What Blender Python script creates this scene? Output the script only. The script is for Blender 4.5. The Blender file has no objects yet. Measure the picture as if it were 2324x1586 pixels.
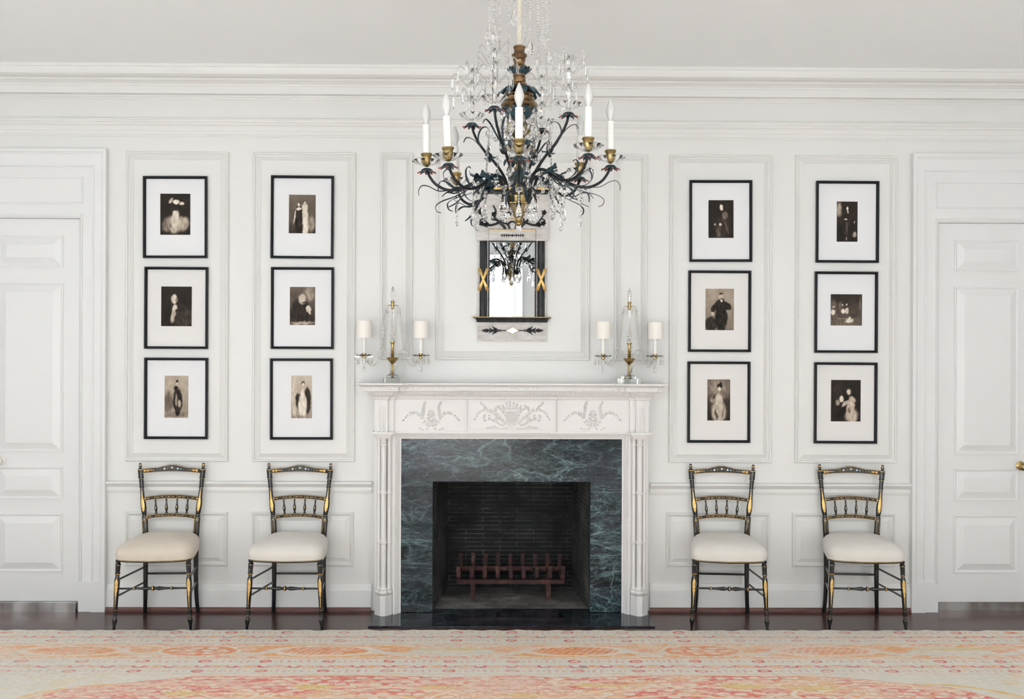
import bpy, bmesh, math, random
import numpy as np
from mathutils import Vector, Matrix, Euler
PI = math.pi
random.seed(7)
sc = bpy.context.scene
COL = sc.collection

# ------------------------------------------------------------------ camera
F = 2324.0                       # focal length in pixels of the 2324 px wide frame
CAM_D, CAM_H = 6.35, 1.62
RC = (Matrix.Rotation(-0.0112, 4, 'Z') @ Matrix.Rotation(PI/2, 4, 'X') @ Matrix.Rotation(0.0037, 4, 'Z'))
cam = bpy.data.cameras.new('camera'); cam.sensor_width = 36.0; cam.lens = 36.0*F/2324.0
cam.clip_start = 0.05; cam.clip_end = 100
camo = bpy.data.objects.new('camera', cam); COL.objects.link(camo)
camo.matrix_world = Matrix.Translation((0, -CAM_D, CAM_H)) @ RC
sc.camera = camo

# ------------------------------------------------------------------ daylight and exposure
ROOM_X0, ROOM_X1, ROOM_Y0 = -5.4, 5.4, -9.3
WINDOWS = [(-4.45, -2.75), (-1.55, 0.17), (2.55, 4.25)]      # x ranges of the back wall windows
WIN_Z0, WIN_Z1 = 0.16, 2.95
w = bpy.data.worlds.new('sky'); sc.world = w; w.use_nodes = True
w.node_tree.nodes['Background'].inputs[0].default_value = (0.93, 0.97, 1.0, 1)
w.node_tree.nodes['Background'].inputs[1].default_value = 3.0
SIDE_WIN = (-5.6, -3.9)
def daylight(name, loc, rot, sx_, sy_, e):
    L = bpy.data.lights.new(name, 'AREA'); L.shape = 'RECTANGLE'; L.size = sx_; L.size_y = sy_; L.energy = e; L.color = (0.94, 0.975, 1.0)
    o = bpy.data.objects.new(name, L); COL.objects.link(o); o.location = loc; o.rotation_euler = rot
for k, (x0, x1) in enumerate(WINDOWS):
    daylight('window_daylight', ((x0+x1)/2, ROOM_Y0-0.16, (WIN_Z0+WIN_Z1)/2), (PI/2, 0, 0), x1-x0, WIN_Z1-WIN_Z0, (85, 98, 95)[k])
    # added light aimed up through the window to brighten the ceiling
    daylight('upward_fill', ((x0+x1)/2, ROOM_Y0-0.75, 0.55), (math.radians(128), 0, 0), x1-x0, 1.2, (50, 50, 50)[k])
daylight('window_daylight', (ROOM_X0-0.16, sum(SIDE_WIN)/2, 1.78), (PI/2, 0, -PI/2), 1.7, 2.4, 30)
daylight('upward_fill', (ROOM_X0-0.75, sum(SIDE_WIN)/2, 0.55), (math.radians(128), 0, -PI/2), 1.7, 1.2, 12)  # added upward fill through the side window
# added sun through the windows behind the camera; its floor patch brightens the ceiling
L = bpy.data.lights.new('sun', 'SUN'); L.energy = 85; L.angle = 0.02; L.color = (0.94, 0.97, 1.0)
o = bpy.data.objects.new('sun', L); COL.objects.link(o)
o.rotation_euler = Vector((0.18, 0.75, -0.85)).to_track_quat('-Z', 'Y').to_euler()
vs = sc.view_settings
vs.view_transform = 'Standard'; vs.look = 'None'; vs.gamma = 1.0; vs.use_curve_mapping = False
vs.exposure = -0.35
sc.cycles.max_bounces = 14; sc.cycles.diffuse_bounces = 7; sc.cycles.glossy_bounces = 6
sc.cycles.transmission_bounces = 12; sc.cycles.transparent_max_bounces = 12
sc.cycles.caustics_reflective = False; sc.cycles.caustics_refractive = False
sc.cycles.sample_clamp_indirect = 8.0

def W(px, py, d=0.0):
    """world point seen at pixel px,py on the plane at distance d in front of the wall"""
    v = RC.to_3x3() @ Vector(((px-1162)/F, -(py-793)/F, -1.0))
    t = (-d + CAM_D)/v.y
    return Vector((v.x*t, -d, CAM_H+v.z*t))
def _z(py, d): return W(1162, py, d).z
def X(px, d=0.0, py=793): return W(px, py, d).x
def Z(py, d=0.0, px=1162): return W(px, py, d).z

# ------------------------------------------------------------------ materials
MATS = {}
def mat(name, col, rough=0.5, metal=0.0, spec=0.5, trans=0.0, ior=1.5, coat=0.0, alpha=1.0):
    m = bpy.data.materials.new(name); m.use_nodes = True
    b = m.node_tree.nodes['Principled BSDF']
    b.inputs['Base Color'].default_value = (*col, 1)
    b.inputs['Roughness'].default_value = rough
    b.inputs['Metallic'].default_value = metal
    b.inputs['Specular IOR Level'].default_value = spec
    b.inputs['Transmission Weight'].default_value = trans
    b.inputs['IOR'].default_value = ior
    b.inputs['Coat Weight'].default_value = coat
    MATS[name] = m
    return m
def nodes(m): return m.node_tree.nodes, m.node_tree.links, m.node_tree.nodes['Principled BSDF']
def coords(m, scale=(1, 1, 1), rot=(0, 0, 0), kind='Object'):
    n, l, b = nodes(m)
    t = n.new('ShaderNodeTexCoord'); mp = n.new('ShaderNodeMapping')
    mp.inputs['Scale'].default_value = scale; mp.inputs['Rotation'].default_value = rot
    l.new(t.outputs[kind], mp.inputs[0])
    return mp.outputs[0]
def noise(m, vec, scale, detail=4, rough=0.5, dist=0.0):
    n, l, b = nodes(m); t = n.new('ShaderNodeTexNoise')
    t.inputs['Scale'].default_value = scale; t.inputs['Detail'].default_value = detail
    t.inputs['Roughness'].default_value = rough; t.inputs['Distortion'].default_value = dist
    l.new(vec, t.inputs['Vector']); return t
def ramp(m, fac, stops, interp='LINEAR'):
    n, l, b = nodes(m); r = n.new('ShaderNodeValToRGB'); r.color_ramp.interpolation = interp
    e = r.color_ramp.elements
    while len(e) < len(stops): e.new(0.5)
    for k, (p, c) in enumerate(stops):
        e[k].position = p; e[k].color = (*c, 1) if len(c) == 3 else c
    l.new(fac, r.inputs[0]); return r.outputs[0]
def mix(m, fac, a, b_, mode='MIX'):
    n, l, b = nodes(m); x = n.new('ShaderNodeMix'); x.data_type = 'RGBA'; x.blend_type = mode
    if hasattr(fac, 'links'): l.new(fac, x.inputs[0])
    else: x.inputs[0].default_value = fac
    for s, v in ((6, a), (7, b_)):
        if hasattr(v, 'links'): l.new(v, x.inputs[s])
        else: x.inputs[s].default_value = (*v, 1)
    return x.outputs[2]
def bump(m, h, strength=0.2, dist=0.01):
    n, l, b = nodes(m); x = n.new('ShaderNodeBump'); x.inputs['Strength'].default_value = strength
    x.inputs['Distance'].default_value = dist; l.new(h, x.inputs['Height']); l.new(x.outputs[0], b.inputs['Normal'])
def tocol(m, c): n, l, b = nodes(m); l.new(c, b.inputs['Base Color'])

paint = mat('wall_paint', (0.72, 0.72, 0.705), 0.36)
v = coords(paint); nz = noise(paint, v, 1.3, 3); tocol(paint, ramp(paint, nz.outputs[0], [(0.3, (0.715, 0.717, 0.70)), (0.7, (0.732, 0.733, 0.718))]))
nz2 = noise(paint, v, 60, 3); bump(paint, nz2.outputs[0], 0.02, 0.004)
doorp = mat('door_paint', (0.735, 0.74, 0.74), 0.30)
v = coords(doorp); bump(doorp, noise(doorp, v, 40, 3).outputs[0], 0.02, 0.004)
mantp = mat('mantel_paint', (0.745, 0.735, 0.722), 0.4)
v = coords(mantp); bump(mantp, noise(mantp, v, 90, 3).outputs[0], 0.03, 0.003)
ceilp = mat('ceiling_paint', (0.93, 0.955, 0.97), 0.7)
v = coords(ceilp); bump(ceilp, noise(ceilp, v, 30, 3).outputs[0], 0.03, 0.004)

greywall = mat('darkened_wall_paint', (0.36, 0.36, 0.35), 0.6)  # white wall darkened so its overlit mirror reflection reads grey
wood = mat('dark_floorboards', (0.05, 0.02, 0.016), 0.23)
n_, l_, b_ = nodes(wood)
v = coords(wood, (1, 1, 1), (0, 0, PI/2))
br = n_.new('ShaderNodeTexBrick'); br.offset = 0.37; br.inputs['Scale'].default_value = 1.0
br.inputs['Brick Width'].default_value = 1.4; br.inputs['Row Height'].default_value = 0.125
br.inputs['Mortar Size'].default_value = 0.0012; br.inputs['Color1'].default_value = (0.062, 0.021, 0.016, 1)
br.inputs['Color2'].default_value = (0.030, 0.0115, 0.0095, 1); br.inputs['Mortar'].default_value = (0.004, 0.002, 0.002, 1)
l_.new(v, br.inputs['Vector'])
g = noise(wood, coords(wood, (16, 1.1, 1)), 2.0, 4, 0.55, 0.5)
tocol(wood, mix(wood, 0.45, br.outputs[0], ramp(wood, g.outputs[0], [(0.25, (0.022, 0.008, 0.006)), (0.75, (0.110, 0.032, 0.022))])))
b_.inputs['Roughness'].default_value = 0.22; b_.inputs['Specular IOR Level'].default_value = 0.28
bump(wood, br.outputs['Fac'], -0.12, 0.001)
shoe = mat('stained_wood', (0.10, 0.036, 0.027), 0.3)
g = noise(shoe, coords(shoe, (2, 40, 40)), 3, 5); tocol(shoe, ramp(shoe, g.outputs[0], [(0.3, (0.06, 0.02, 0.015)), (0.7, (0.17, 0.065, 0.05))]))

def marble(name, lo, rough, vein=1.0, seed=0.0):
    m = mat(name, (0.02, 0.03, 0.035), rough, spec=0.3)
    n, l, b = nodes(m)
    t = n.new('ShaderNodeTexCoord')
    def vec(loc, rot, scl):
        mp = n.new('ShaderNodeMapping'); mp.inputs['Location'].default_value = loc; mp.inputs['Rotation'].default_value = rot; mp.inputs['Scale'].default_value = scl
        l.new(t.outputs['Object'], mp.inputs[0]); return mp.outputs[0]
    def mul(x, y):
        mu = n.new('ShaderNodeMath'); mu.operation = 'MULTIPLY'; l.new(x, mu.inputs[0])
        if hasattr(y, 'links'): l.new(y, mu.inputs[1])
        else: mu.inputs[1].default_value = y
        return mu.outputs[0]
    def line(v, sc_, wd, st, detail=4, dist=0.6, rg=0.55):
        nn = noise(m, v, sc_, detail, rg, dist)
        return ramp(m, nn.outputs[0], [(0.5-wd*3, (0, 0, 0)), (0.5-wd*.6, (st*.35,)*3), (0.5, (st,)*3), (0.5+wd*.6, (st*.35,)*3), (0.5+wd*3, (0, 0, 0))])
    s_ = seed
    V0 = vec((s_, s_*1.3, s_*.7), (0.2, 0.3, 0), (1, 1, 1)); VA = vec((s_+3, 1, 2), (0, -0.55, 0.1), (0.5, 1, 1.9)); VB = vec((s_+7, 4, 9), (0, 0.75, 0.1), (0.5, 1, 1.9)); VC = vec((s_+1, 8, 3), (0, 0.15, 0), (0.8, 1, 1.3))
    cloud = noise(m, V0, 1.6, 4, 0.6, 0.5).outputs[0]
    out = ramp(m, noise(m, VA, 2.6, 9, 0.72, 0.6).outputs[0], [(0.30, (0.002, 0.003, 0.004)), (0.45, (0.006, 0.008, 0.011)), (0.56, (0.020, 0.021, 0.031)), (0.72, (0.034, 0.038, 0.052))])
    haze = ramp(m, noise(m, VB, 3.0, 12, 0.80, 1.0).outputs[0], [(0.54, (0, 0, 0)), (0.72, (0.34*vein,)*3)])
    out = mix(m, haze, out, (0.085, 0.15, 0.17))
    gate = ramp(m, cloud, [(0.38, (0.25,)*3), (0.60, (1, 1, 1))])
    for v, sc_, wd, st, cc in ((VA, 1.9, .0050, .95, (.20, .31, .33)), (VB, 2.3, .0045, .9, (.21, .33, .345)), (VA, 4.6, .0050, .8, (.15, .245, .265)), (VC, 6.5, .006, .62, (.12, .24, .25)), (VA, 10, .009, .6, (.13, .24, .26)), (VB, 15, .012, .6, (.12, .22, .23)), (VC, 28, .016, .5, (.12, .2, .22))):
        out = mix(m, mul(mul(line(v, sc_, wd, st, 5, .9), gate), vein), out, cc)
    for v, sc_, wd, st in ((VC, 3.3, .010, .55), (VB, 5.1, .012, .45), (VA, 9.0, .02, .42)):
        vo = n.new('ShaderNodeTexVoronoi'); vo.feature = 'DISTANCE_TO_EDGE'; vo.inputs['Scale'].default_value = sc_
        ad = n.new('ShaderNodeMix'); ad.data_type = 'RGBA'; ad.blend_type = 'ADD'; ad.inputs[0].default_value = 0.06
        l.new(v, ad.inputs[6]); l.new(noise(m, v, 9, 4).outputs['Color'], ad.inputs[7]); l.new(ad.outputs[2], vo.inputs['Vector'])
        f = ramp(m, vo.outputs['Distance'], [(0.0, (st,)*3), (wd, (0, 0, 0))])
        g2 = ramp(m, noise(m, V0, sc_*.55, 3).outputs[0], [(0.50, (0, 0, 0)), (0.62, (1, 1, 1))])
        out = mix(m, mul(mul(f, g2), vein), out, (.21, .33, .335))
    fl = ramp(m, noise(m, VB, 9, 12, 0.86, 1.6).outputs[0], [(0.62, (0, 0, 0)), (0.70, (0.85*vein,)*3)])
    out = mix(m, mul(fl, gate), out, (0.36, 0.46, 0.47))
    tocol(m, out)
    return m
marb = marble('green_veined_marble', 0, 0.16, 0.85, 0.0)
marbh = marble('polished_hearth_marble', 0, 0.05, 0.28, 3.1)

def brick(name, row, wid, c1, c2, mo, rot=(0, 0, 0), msz=0.0022):
    m = mat(name, c1, 0.8, spec=0.3)
    n, l, b = nodes(m); v = coords(m, (1, 1, 1), rot)
    t = n.new('ShaderNodeTexBrick'); t.inputs['Scale'].default_value = 1; t.inputs['Brick Width'].default_value = wid
    t.inputs['Row Height'].default_value = row; t.inputs['Mortar Size'].default_value = msz; t.inputs['Mortar Smooth'].default_value = 0.5
    t.inputs['Color1'].default_value = (*c1, 1); t.inputs['Color2'].default_value = (*c2, 1)
    l.new(v, t.inputs['Vector'])
    ash = ramp(m, noise(m, coords(m), 6, 6, 0.7).outputs[0], [(0.40, tuple(k*0.12 for k in mo)), (0.68, mo)])
    l.new(ash, t.inputs['Mortar'])
    soot = ramp(m, noise(m, coords(m, (1, 1, 1)), 3.5, 6, 0.7).outputs[0], [(0.35, (0.25,)*3), (0.75, (1.4,)*3)])
    tocol(m, mix(m, 1.0, t.outputs[0], soot, 'MULTIPLY'))
    bump(m, t.outputs['Fac'], -0.4, 0.004)
    return m
brk_back = brick('sooty_brick', 0.0285, 0.23, (0.016, 0.017, 0.018), (0.028, 0.029, 0.030), (0.24, 0.25, 0.25), (-PI/2, 0, 0))
brk_side = brick('sooty_side_brick', 0.0285, 0.23, (0.055, 0.055, 0.056), (0.09, 0.088, 0.086), (0.34, 0.34, 0.32), (-PI/2, PI/2, 0))
brk_floor = brick('hearth_brick', 0.058, 0.26, (0.19, 0.182, 0.172), (0.27, 0.26, 0.245), (0.60, 0.59, 0.56))
rust = mat('rusty_iron', (0.10, 0.03, 0.02), 0.75, 0.2)
tocol(rust, ramp(rust, noise(rust, coords(rust), 14, 6, 0.7).outputs[0], [(0.3, (0.02, 0.012, 0.011)), (0.46, (0.045, 0.018, 0.017)), (0.60, (0.08, 0.030, 0.024)), (0.72, (0.16, 0.12, 0.11))]))

lacq = mat('black_lacquer', (0.006, 0.007, 0.008), 0.16, coat=0.4)
gilt = mat('gilt', (0.62, 0.40, 0.12), 0.38, 0.65)
tocol(gilt, ramp(gilt, noise(gilt, coords(gilt), 55, 4).outputs[0], [(0.3, (0.45, 0.27, 0.075)), (0.7, (0.75, 0.52, 0.20))]))
pearl = mat('mother_of_pearl', (0.62, 0.74, 0.82), 0.2)
tocol(pearl, ramp(pearl, noise(pearl, coords(pearl), 45, 2).outputs[0], [(0.35, (0.30, 0.55, 0.66)), (0.5, (0.80, 0.82, 0.84)), (0.65, (0.80, 0.60, 0.50))]))
olive = mat('painted_foliage', (0.09, 0.10, 0.045), 0.3)
tocol(olive, ramp(olive, noise(olive, coords(olive), 70, 3).outputs[0], [(0.35, (0.03, 0.05, 0.04)), (0.55, (0.16, 0.15, 0.05)), (0.7, (0.10, 0.16, 0.15))]))
def linen(name, a, b2):
    m = mat(name, a, 0.9, spec=0.2)
    n, l, b = nodes(m); v = coords(m)
    tocol(m, ramp(m, noise(m, v, 7, 4, 0.6).outputs[0], [(0.3, a), (0.7, b2)]))
    wv = n.new('ShaderNodeTexWave'); wv.inputs['Scale'].default_value = 220; wv.inputs['Distortion'].default_value = 1.5; l.new(v, wv.inputs[0])
    bump(m, wv.outputs[1], 0.15, 0.001); b.inputs['Sheen Weight'].default_value = 0.2
    return m
linen_w = linen('pale_linen', (0.66, 0.63, 0.58), (0.72, 0.70, 0.66))
linen_t = linen('beige_linen', (0.60, 0.535, 0.45), (0.66, 0.60, 0.52))

frame_b = mat('black_frame', (0.006, 0.007, 0.009), 0.38, spec=0.22)
matb = mat('white_mount', (0.765, 0.775, 0.79), 0.6)
matc = mat('cream_mount', (0.735, 0.725, 0.71), 0.6)
def vcol(name, rough=0.5, attr='Col'):
    m = mat(name, (0.5, 0.5, 0.5), rough); n, l, b = nodes(m)
    a = n.new('ShaderNodeAttribute'); a.attribute_name = attr; l.new(a.outputs['Color'], b.inputs['Base Color']); return m
printm = vcol('sepia_print', 0.6); printm.node_tree.nodes['Principled BSDF'].inputs['Specular IOR Level'].default_value = 0.15

glass = mat('crystal_glass', (1, 1, 1), 0.0, trans=1.0, ior=1.52)
pinm = mat('bronze_pin', (0.16, 0.13, 0.09), 0.35, 0.7)
slabglass = mat('thick_cut_glass', (0.80, 0.835, 0.80), 0.02, trans=1.0, ior=1.5)
oldglass = mat('old_cut_glass', (0.93, 0.925, 0.90), 0.0, trans=1.0, ior=1.62)
bulbm = mat('frosted_bulb', (0.93, 0.93, 0.92), 0.28, trans=0.35)
wax = mat('ivory_candle', (0.86, 0.85, 0.81), 0.45)
brass = mat('aged_brass', (0.50, 0.36, 0.13), 0.27, 0.95)
tocol(brass, ramp(brass, noise(brass, coords(brass), 26, 5, 0.6).outputs[0], [(0.3, (0.22, 0.155, 0.065)), (0.55, (0.40, 0.295, 0.12)), (0.75, (0.58, 0.46, 0.23))]))
bronze = mat('antique_gold', (0.36, 0.20, 0.08), 0.27, 0.9)
tocol(bronze, ramp(bronze, noise(bronze, coords(bronze), 18, 5, 0.65).outputs[0], [(0.3, (0.085, 0.047, 0.026)), (0.5, (0.20, 0.122, 0.064)), (0.72, (0.38, 0.27, 0.13))]))
iron = mat('black_iron', (0.008, 0.010, 0.012), 0.36, spec=0.3)
leafm = mat('teal_painted_leaf', (0.02, 0.06, 0.075), 0.45)
tocol(leafm, ramp(leafm, noise(leafm, coords(leafm), 20, 4, 0.6).outputs[0], [(0.3, (0.014, 0.028, 0.034)), (0.5, (0.030, 0.068, 0.085)), (0.75, (0.062, 0.135, 0.175))]))
ribm = mat('dark_leaf_strip', (0.012, 0.02, 0.025), 0.4)
tocol(ribm, ramp(ribm, noise(ribm, coords(ribm), 16, 4, 0.6).outputs[0], [(0.35, (0.008, 0.010, 0.012)), (0.6, (0.018, 0.040, 0.050)), (0.74, (0.03, 0.05, 0.05)), (0.80, (0.30, 0.18, 0.05))]))
redm = mat('red_berry', (0.30, 0.055, 0.025), 0.4)
wirem = mat('silver_wire', (0.62, 0.62, 0.60), 0.3, 0.6)
cordm = mat('twisted_cord', (0.72, 0.67, 0.58), 0.6)
shadem = mat('ivory_shade', (0.87, 0.84, 0.79), 0.75)
silver = mat('mirror_silver', (0.80, 0.84, 0.87), 0.0, 1.0)
greyp = mat('distressed_grey', (0.52, 0.50, 0.47), 0.6)
tocol(greyp, ramp(greyp, noise(greyp, coords(greyp, (1, 1, 3)), 13, 6, 0.7).outputs[0], [(0.3, (0.40, 0.385, 0.36)), (0.5, (0.55, 0.535, 0.51)), (0.7, (0.66, 0.65, 0.63))]))
ebon = mat('ebonised_wood', (0.012, 0.013, 0.016), 0.38, spec=0.3)
tocol(ebon, ramp(ebon, noise(ebon, coords(ebon, (1, 1, 0.2)), 60, 4).outputs[0], [(0.4, (0.008, 0.009, 0.011)), (0.75, (0.04, 0.042, 0.048))]))
steel = mat('brushed_threshold', (0.62, 0.61, 0.59), 0.25, 0.9)
tocol(steel, ramp(steel, noise(steel, coords(steel, (5, 1, 2)), 1.3, 2).outputs[0], [(0.35, (0.20, 0.17, 0.16)), (0.6, (0.62, 0.61, 0.60))]))
pane = bpy.data.materials.new('window_glass'); pane.use_nodes = True
n_ = pane.node_tree.nodes; l_ = pane.node_tree.links; n_.clear()
ou = n_.new('ShaderNodeOutputMaterial'); ms = n_.new('ShaderNodeMixShader'); tr = n_.new('ShaderNodeBsdfTransparent'); gl = n_.new('ShaderNodeBsdfGlossy')
gl.inputs['Roughness'].default_value = 0.0; ms.inputs[0].default_value = 0.06
l_.new(tr.outputs[0], ms.inputs[1]); l_.new(gl.outputs[0], ms.inputs[2]); l_.new(ms.outputs[0], ou.inputs[0])

# ------------------------------------------------------------------ mesh builder
class MB:
    def __init__(s): s.v = []; s.f = []; s.m = []; s.M = None
    def add(s, vs, fs, mi=0, M=None):
        b = len(s.v)
        for p in vs:
            p = Vector(p)
            if M is not None: p = M @ p
            if s.M is not None: p = s.M @ p
            s.v.append(tuple(p))
        for f in fs: s.f.append(tuple(b+i for i in f)); s.m.append(mi)
    def box(s, x0, x1, y0, y1, z0, z1, mi=0, M=None):
        vs = [(x, y, z) for x in (x0, x1) for y in (y0, y1) for z in (z0, z1)]
        s.add(vs, [(0, 1, 3, 2), (4, 6, 7, 5), (0, 4, 5, 1), (2, 3, 7, 6), (0, 2, 6, 4), (1, 5, 7, 3)], mi, M)
    def rings(s, rings, mi=0, cap0=True, cap1=True, closed=True, M=None):
        n = len(rings[0]); vs = [p for r in rings for p in r]; fs = []
        for i in range(len(rings)-1):
            for j in range(n if closed else n-1):
                k = (j+1) % n
                fs.append((i*n+j, i*n+k, (i+1)*n+k, (i+1)*n+j))
        if cap0: fs.append(tuple(range(n-1, -1, -1)))
        if cap1: fs.append(tuple((len(rings)-1)*n+j for j in range(n)))
        s.add(vs, fs, mi, M)
    def lathe(s, prof, n=24, c=(0, 0, 0), mi=0, M=None, caps=True, rot=0.0, bands=None):
        """prof: (radius, z) or (radius, z, mi)"""
        rs = [[(c[0]+p[0]*math.cos(2*PI*j/n+rot), c[1]+p[0]*math.sin(2*PI*j/n+rot), c[2]+p[1]) for j in range(n)] for p in prof]
        b = [p[2] if len(p) > 2 else mi for p in prof]
        start = 0
        for i in range(1, len(prof)):
            if i == len(prof)-1 or b[i] != b[start]:
                s.rings(rs[start:i+1], b[start], caps and start == 0 and prof[0][0] > 1e-5, caps and i == len(prof)-1 and prof[-1][0] > 1e-5, M=M)
                start = i
    def tube(s, pts, r, n=10, mi=0, M=None, caps=True):
        pts = [Vector(p) for p in pts]; m = len(pts)
        rr = r if hasattr(r, '__len__') else [r]*m
        T = []
        for i in range(m):
            d = pts[min(i+1, m-1)]-pts[max(i-1, 0)]
            T.append(d.normalized() if d.length > 1e-9 else Vector((0, 0, 1)))
        u = T[0].orthogonal().normalized(); rs = []
        for i in range(m):
            if i: u = (u-T[i]*u.dot(T[i])).normalized()
            w_ = T[i].cross(u)
            rs.append([pts[i]+(u*math.cos(2*PI*j/n)+w_*math.sin(2*PI*j/n))*rr[i] for j in range(n)])
        s.rings(rs, mi, caps, caps, M=M)
    def ball(s, c, r, mi=0, n=8, M=None):
        rx, ry, rz = r if hasattr(r, '__len__') else (r, r, r)
        k = max(3, n//2); rs = []
        for i in range(1, k):
            a = PI*i/k
            rs.append([(c[0]+rx*math.sin(a)*math.cos(2*PI*j/n), c[1]+ry*math.sin(a)*math.sin(2*PI*j/n), c[2]-rz*math.cos(a)) for j in range(n)])
        vs = [p for q in rs for p in q]; t = len(vs); vs += [(c[0], c[1], c[2]-rz), (c[0], c[1], c[2]+rz)]
        fs = []
        for i in range(len(rs)-1):
            for j in range(n): fs.append((i*n+j, i*n+(j+1) % n, (i+1)*n+(j+1) % n, (i+1)*n+j))
        for j in range(n):
            fs.append((t, (j+1) % n, j)); q = (len(rs)-1)*n; fs.append((t+1, q+j, q+(j+1) % n))
        s.add(vs, fs, mi, M)
    def rects(s, rl, cap=True, mi=0):
        """nested rectangles (x0,x1,z0,z1,d) joined as a moulding in front of the wall"""
        rs = [[(x0, -d, z0), (x1, -d, z0), (x1, -d, z1), (x0, -d, z1)] for x0, x1, z0, z1, d in rl]
        s.rings(rs, mi, False, cap)
    def prism(s, poly, y0, y1, mi=0, M=None):
        """polygon in x,z extruded along y"""
        s.rings([[(p[0], y0, p[1]) for p in poly], [(p[0], y1, p[1]) for p in poly]], mi, True, True, M=M)
    def ribbon(s, pts, wid, side, serr=0.0, thick=0.0012, mi=0, M=None, cup=0.0):
        pts = [Vector(p) for p in pts]; m = len(pts); rs = []
        for i, p in enumerate(pts):
            t = i/(m-1); d = (pts[min(i+1, m-1)]-pts[max(i-1, 0)]).normalized()
            sd = (Vector(side)-d*Vector(side).dot(d)).normalized(); nn = d.cross(sd)
            ww = wid(t)*(1-serr*(i % 2))
            rs.append([p-sd*ww+nn*(thick+cup*ww), p+nn*thick, p+sd*ww+nn*(thick+cup*ww), p+sd*ww-nn*(thick-cup*ww), p-nn*thick, p-sd*ww-nn*(thick-cup*ww)])
        s.rings(rs, mi, M=M)
    def build(s, name, mats, parent=None, smooth=35, loc=None):
        me = bpy.data.meshes.new(name)
        me.from_pydata(s.v, [], s.f)
        if not isinstance(mats, (list, tuple)): mats = [mats, pinm] if (mats in (glass, oldglass) and 1 in s.m) else [mats]
        for m in mats: me.materials.append(m)
        if len(mats) > 1: me.polygons.foreach_set('material_index', s.m)
        bm = bmesh.new(); bm.from_mesh(me)
        bmesh.ops.recalc_face_normals(bm, faces=bm.faces)
        if smooth:
            lim = math.radians(smooth)
            for f in bm.faces: f.smooth = True
            for e in bm.edges:
                e.smooth = len(e.link_faces) == 2 and e.calc_face_angle(0) < lim
        bm.to_mesh(me); bm.free()
        o = bpy.data.objects.new(name, me); COL.objects.link(o)
        if parent is not None: o.parent = parent
        if loc is not None: o.location = loc
        return o

def empty(name, loc=(0, 0, 0), rz=0.0, parent=None):
    o = bpy.data.objects.new(name, None); COL.objects.link(o); o.location = loc; o.rotation_euler = (0, 0, rz)
    o.empty_display_size = 0.1
    if parent is not None: o.parent = parent
    return o
def tag(o, label=None, cat=None, group=None, kind=None):
    if label: o['label'] = label
    if cat: o['category'] = cat
    if group: o['group'] = group
    if kind: o['kind'] = kind
    return o
def struct(o, label=None): return tag(o, label, None, None, 'structure')
def copy_tree(o, parent=None):
    c = o.copy(); COL.objects.link(c); c.parent = parent
    for ch in list(o.children): copy_tree(ch, c)
    return c
def spline(pts, n=8):
    """Catmull-Rom through the points"""
    P = [Vector(p) for p in pts]; P = [P[0]*2-P[1]]+P+[P[-1]*2-P[-2]]; out = []
    for i in range(1, len(P)-2):
        for k in range(n):
            t = k/n; a, b, c, d = P[i-1], P[i], P[i+1], P[i+2]
            out.append(0.5*((2*b)+(c-a)*t+(2*a-5*b+4*c-d)*t*t+(3*b-a-3*c+d)*t**3))
    out.append(P[-2]); return out
def sweep(mb, path, prof, mi=0, caps=True):
    """path: (x, d) corners left to right seen from the room; prof: (outward, z)"""
    n = len(path); rs = []
    def nrm(a, b):
        dx, dd = b[0]-a[0], b[1]-a[1]; L_ = math.hypot(dx, dd); return (-dd/L_, dx/L_)   # points towards +d for left-to-right
    for i, (x, d) in enumerate(path):
        ns = []
        if i: ns.append(nrm(path[i-1], path[i]))
        if i < n-1: ns.append(nrm(path[i], path[i+1]))
        if len(ns) == 2:
            sx, sd = ns[0][0]+ns[1][0], ns[0][1]+ns[1][1]; k = 2/(sx*sx+sd*sd); o = (sx*k, sd*k)
        else: o = ns[0]
        rs.append([(x+o[0]*p, -(d+o[1]*p), z) for p, z in prof])
    mb.rings(rs, mi, caps, caps)
CEIL_Z = Z(149, .205)
# ------------------------------------------------------------------ room shell
def urings(mb, rl, z0, mi=0):
    """door surround: (x0, x1, top, d) steps, open at the floor"""
    rs = [[(x0, -d, z0), (x0, -d, zt), (x1, -d, zt), (x1, -d, z0)] for x0, x1, zt, d in rl]
    mb.rings(rs, mi, False, False, closed=False)

DL_X = X(239, 0.042); DR_X = X(2072, 0.042)
PXM = 1/368.0
def door_tops(px):
    return {k: Z(y + (px > 1162)*11.0 - (0 if px > 1162 else 0), d, px) for k, (y, d) in
            dict(top=(336.8, .042), m0=(373.5, .034), m1=(378, .022), t1=(401, .022), t0=(463, .022), s0=(484.5, .022), s1=(495, .008), leaf=(496.5, 0)).items()}
TL = door_tops(205); TR = door_tops(2105)
DT = {k: (TL[k]+TR[k])/2 for k in TL}
HALF = 287*PXM
door_open = []
for xo, s in ((DL_X, -1), (DR_X, 1)):
    a = xo + s*64*PXM; b = xo + s*(2*HALF-64*PXM)
    door_open.append((min(a, b), max(a, b), 0.0, DT['leaf']+0.004))
FX0, FX1 = X(985, 0.08, 1200), X(1337, 0.08, 1200)
FX_MID = X(1161.2, 0.1, 1100)
F_TOP = Z(1093, 0.08)

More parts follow.
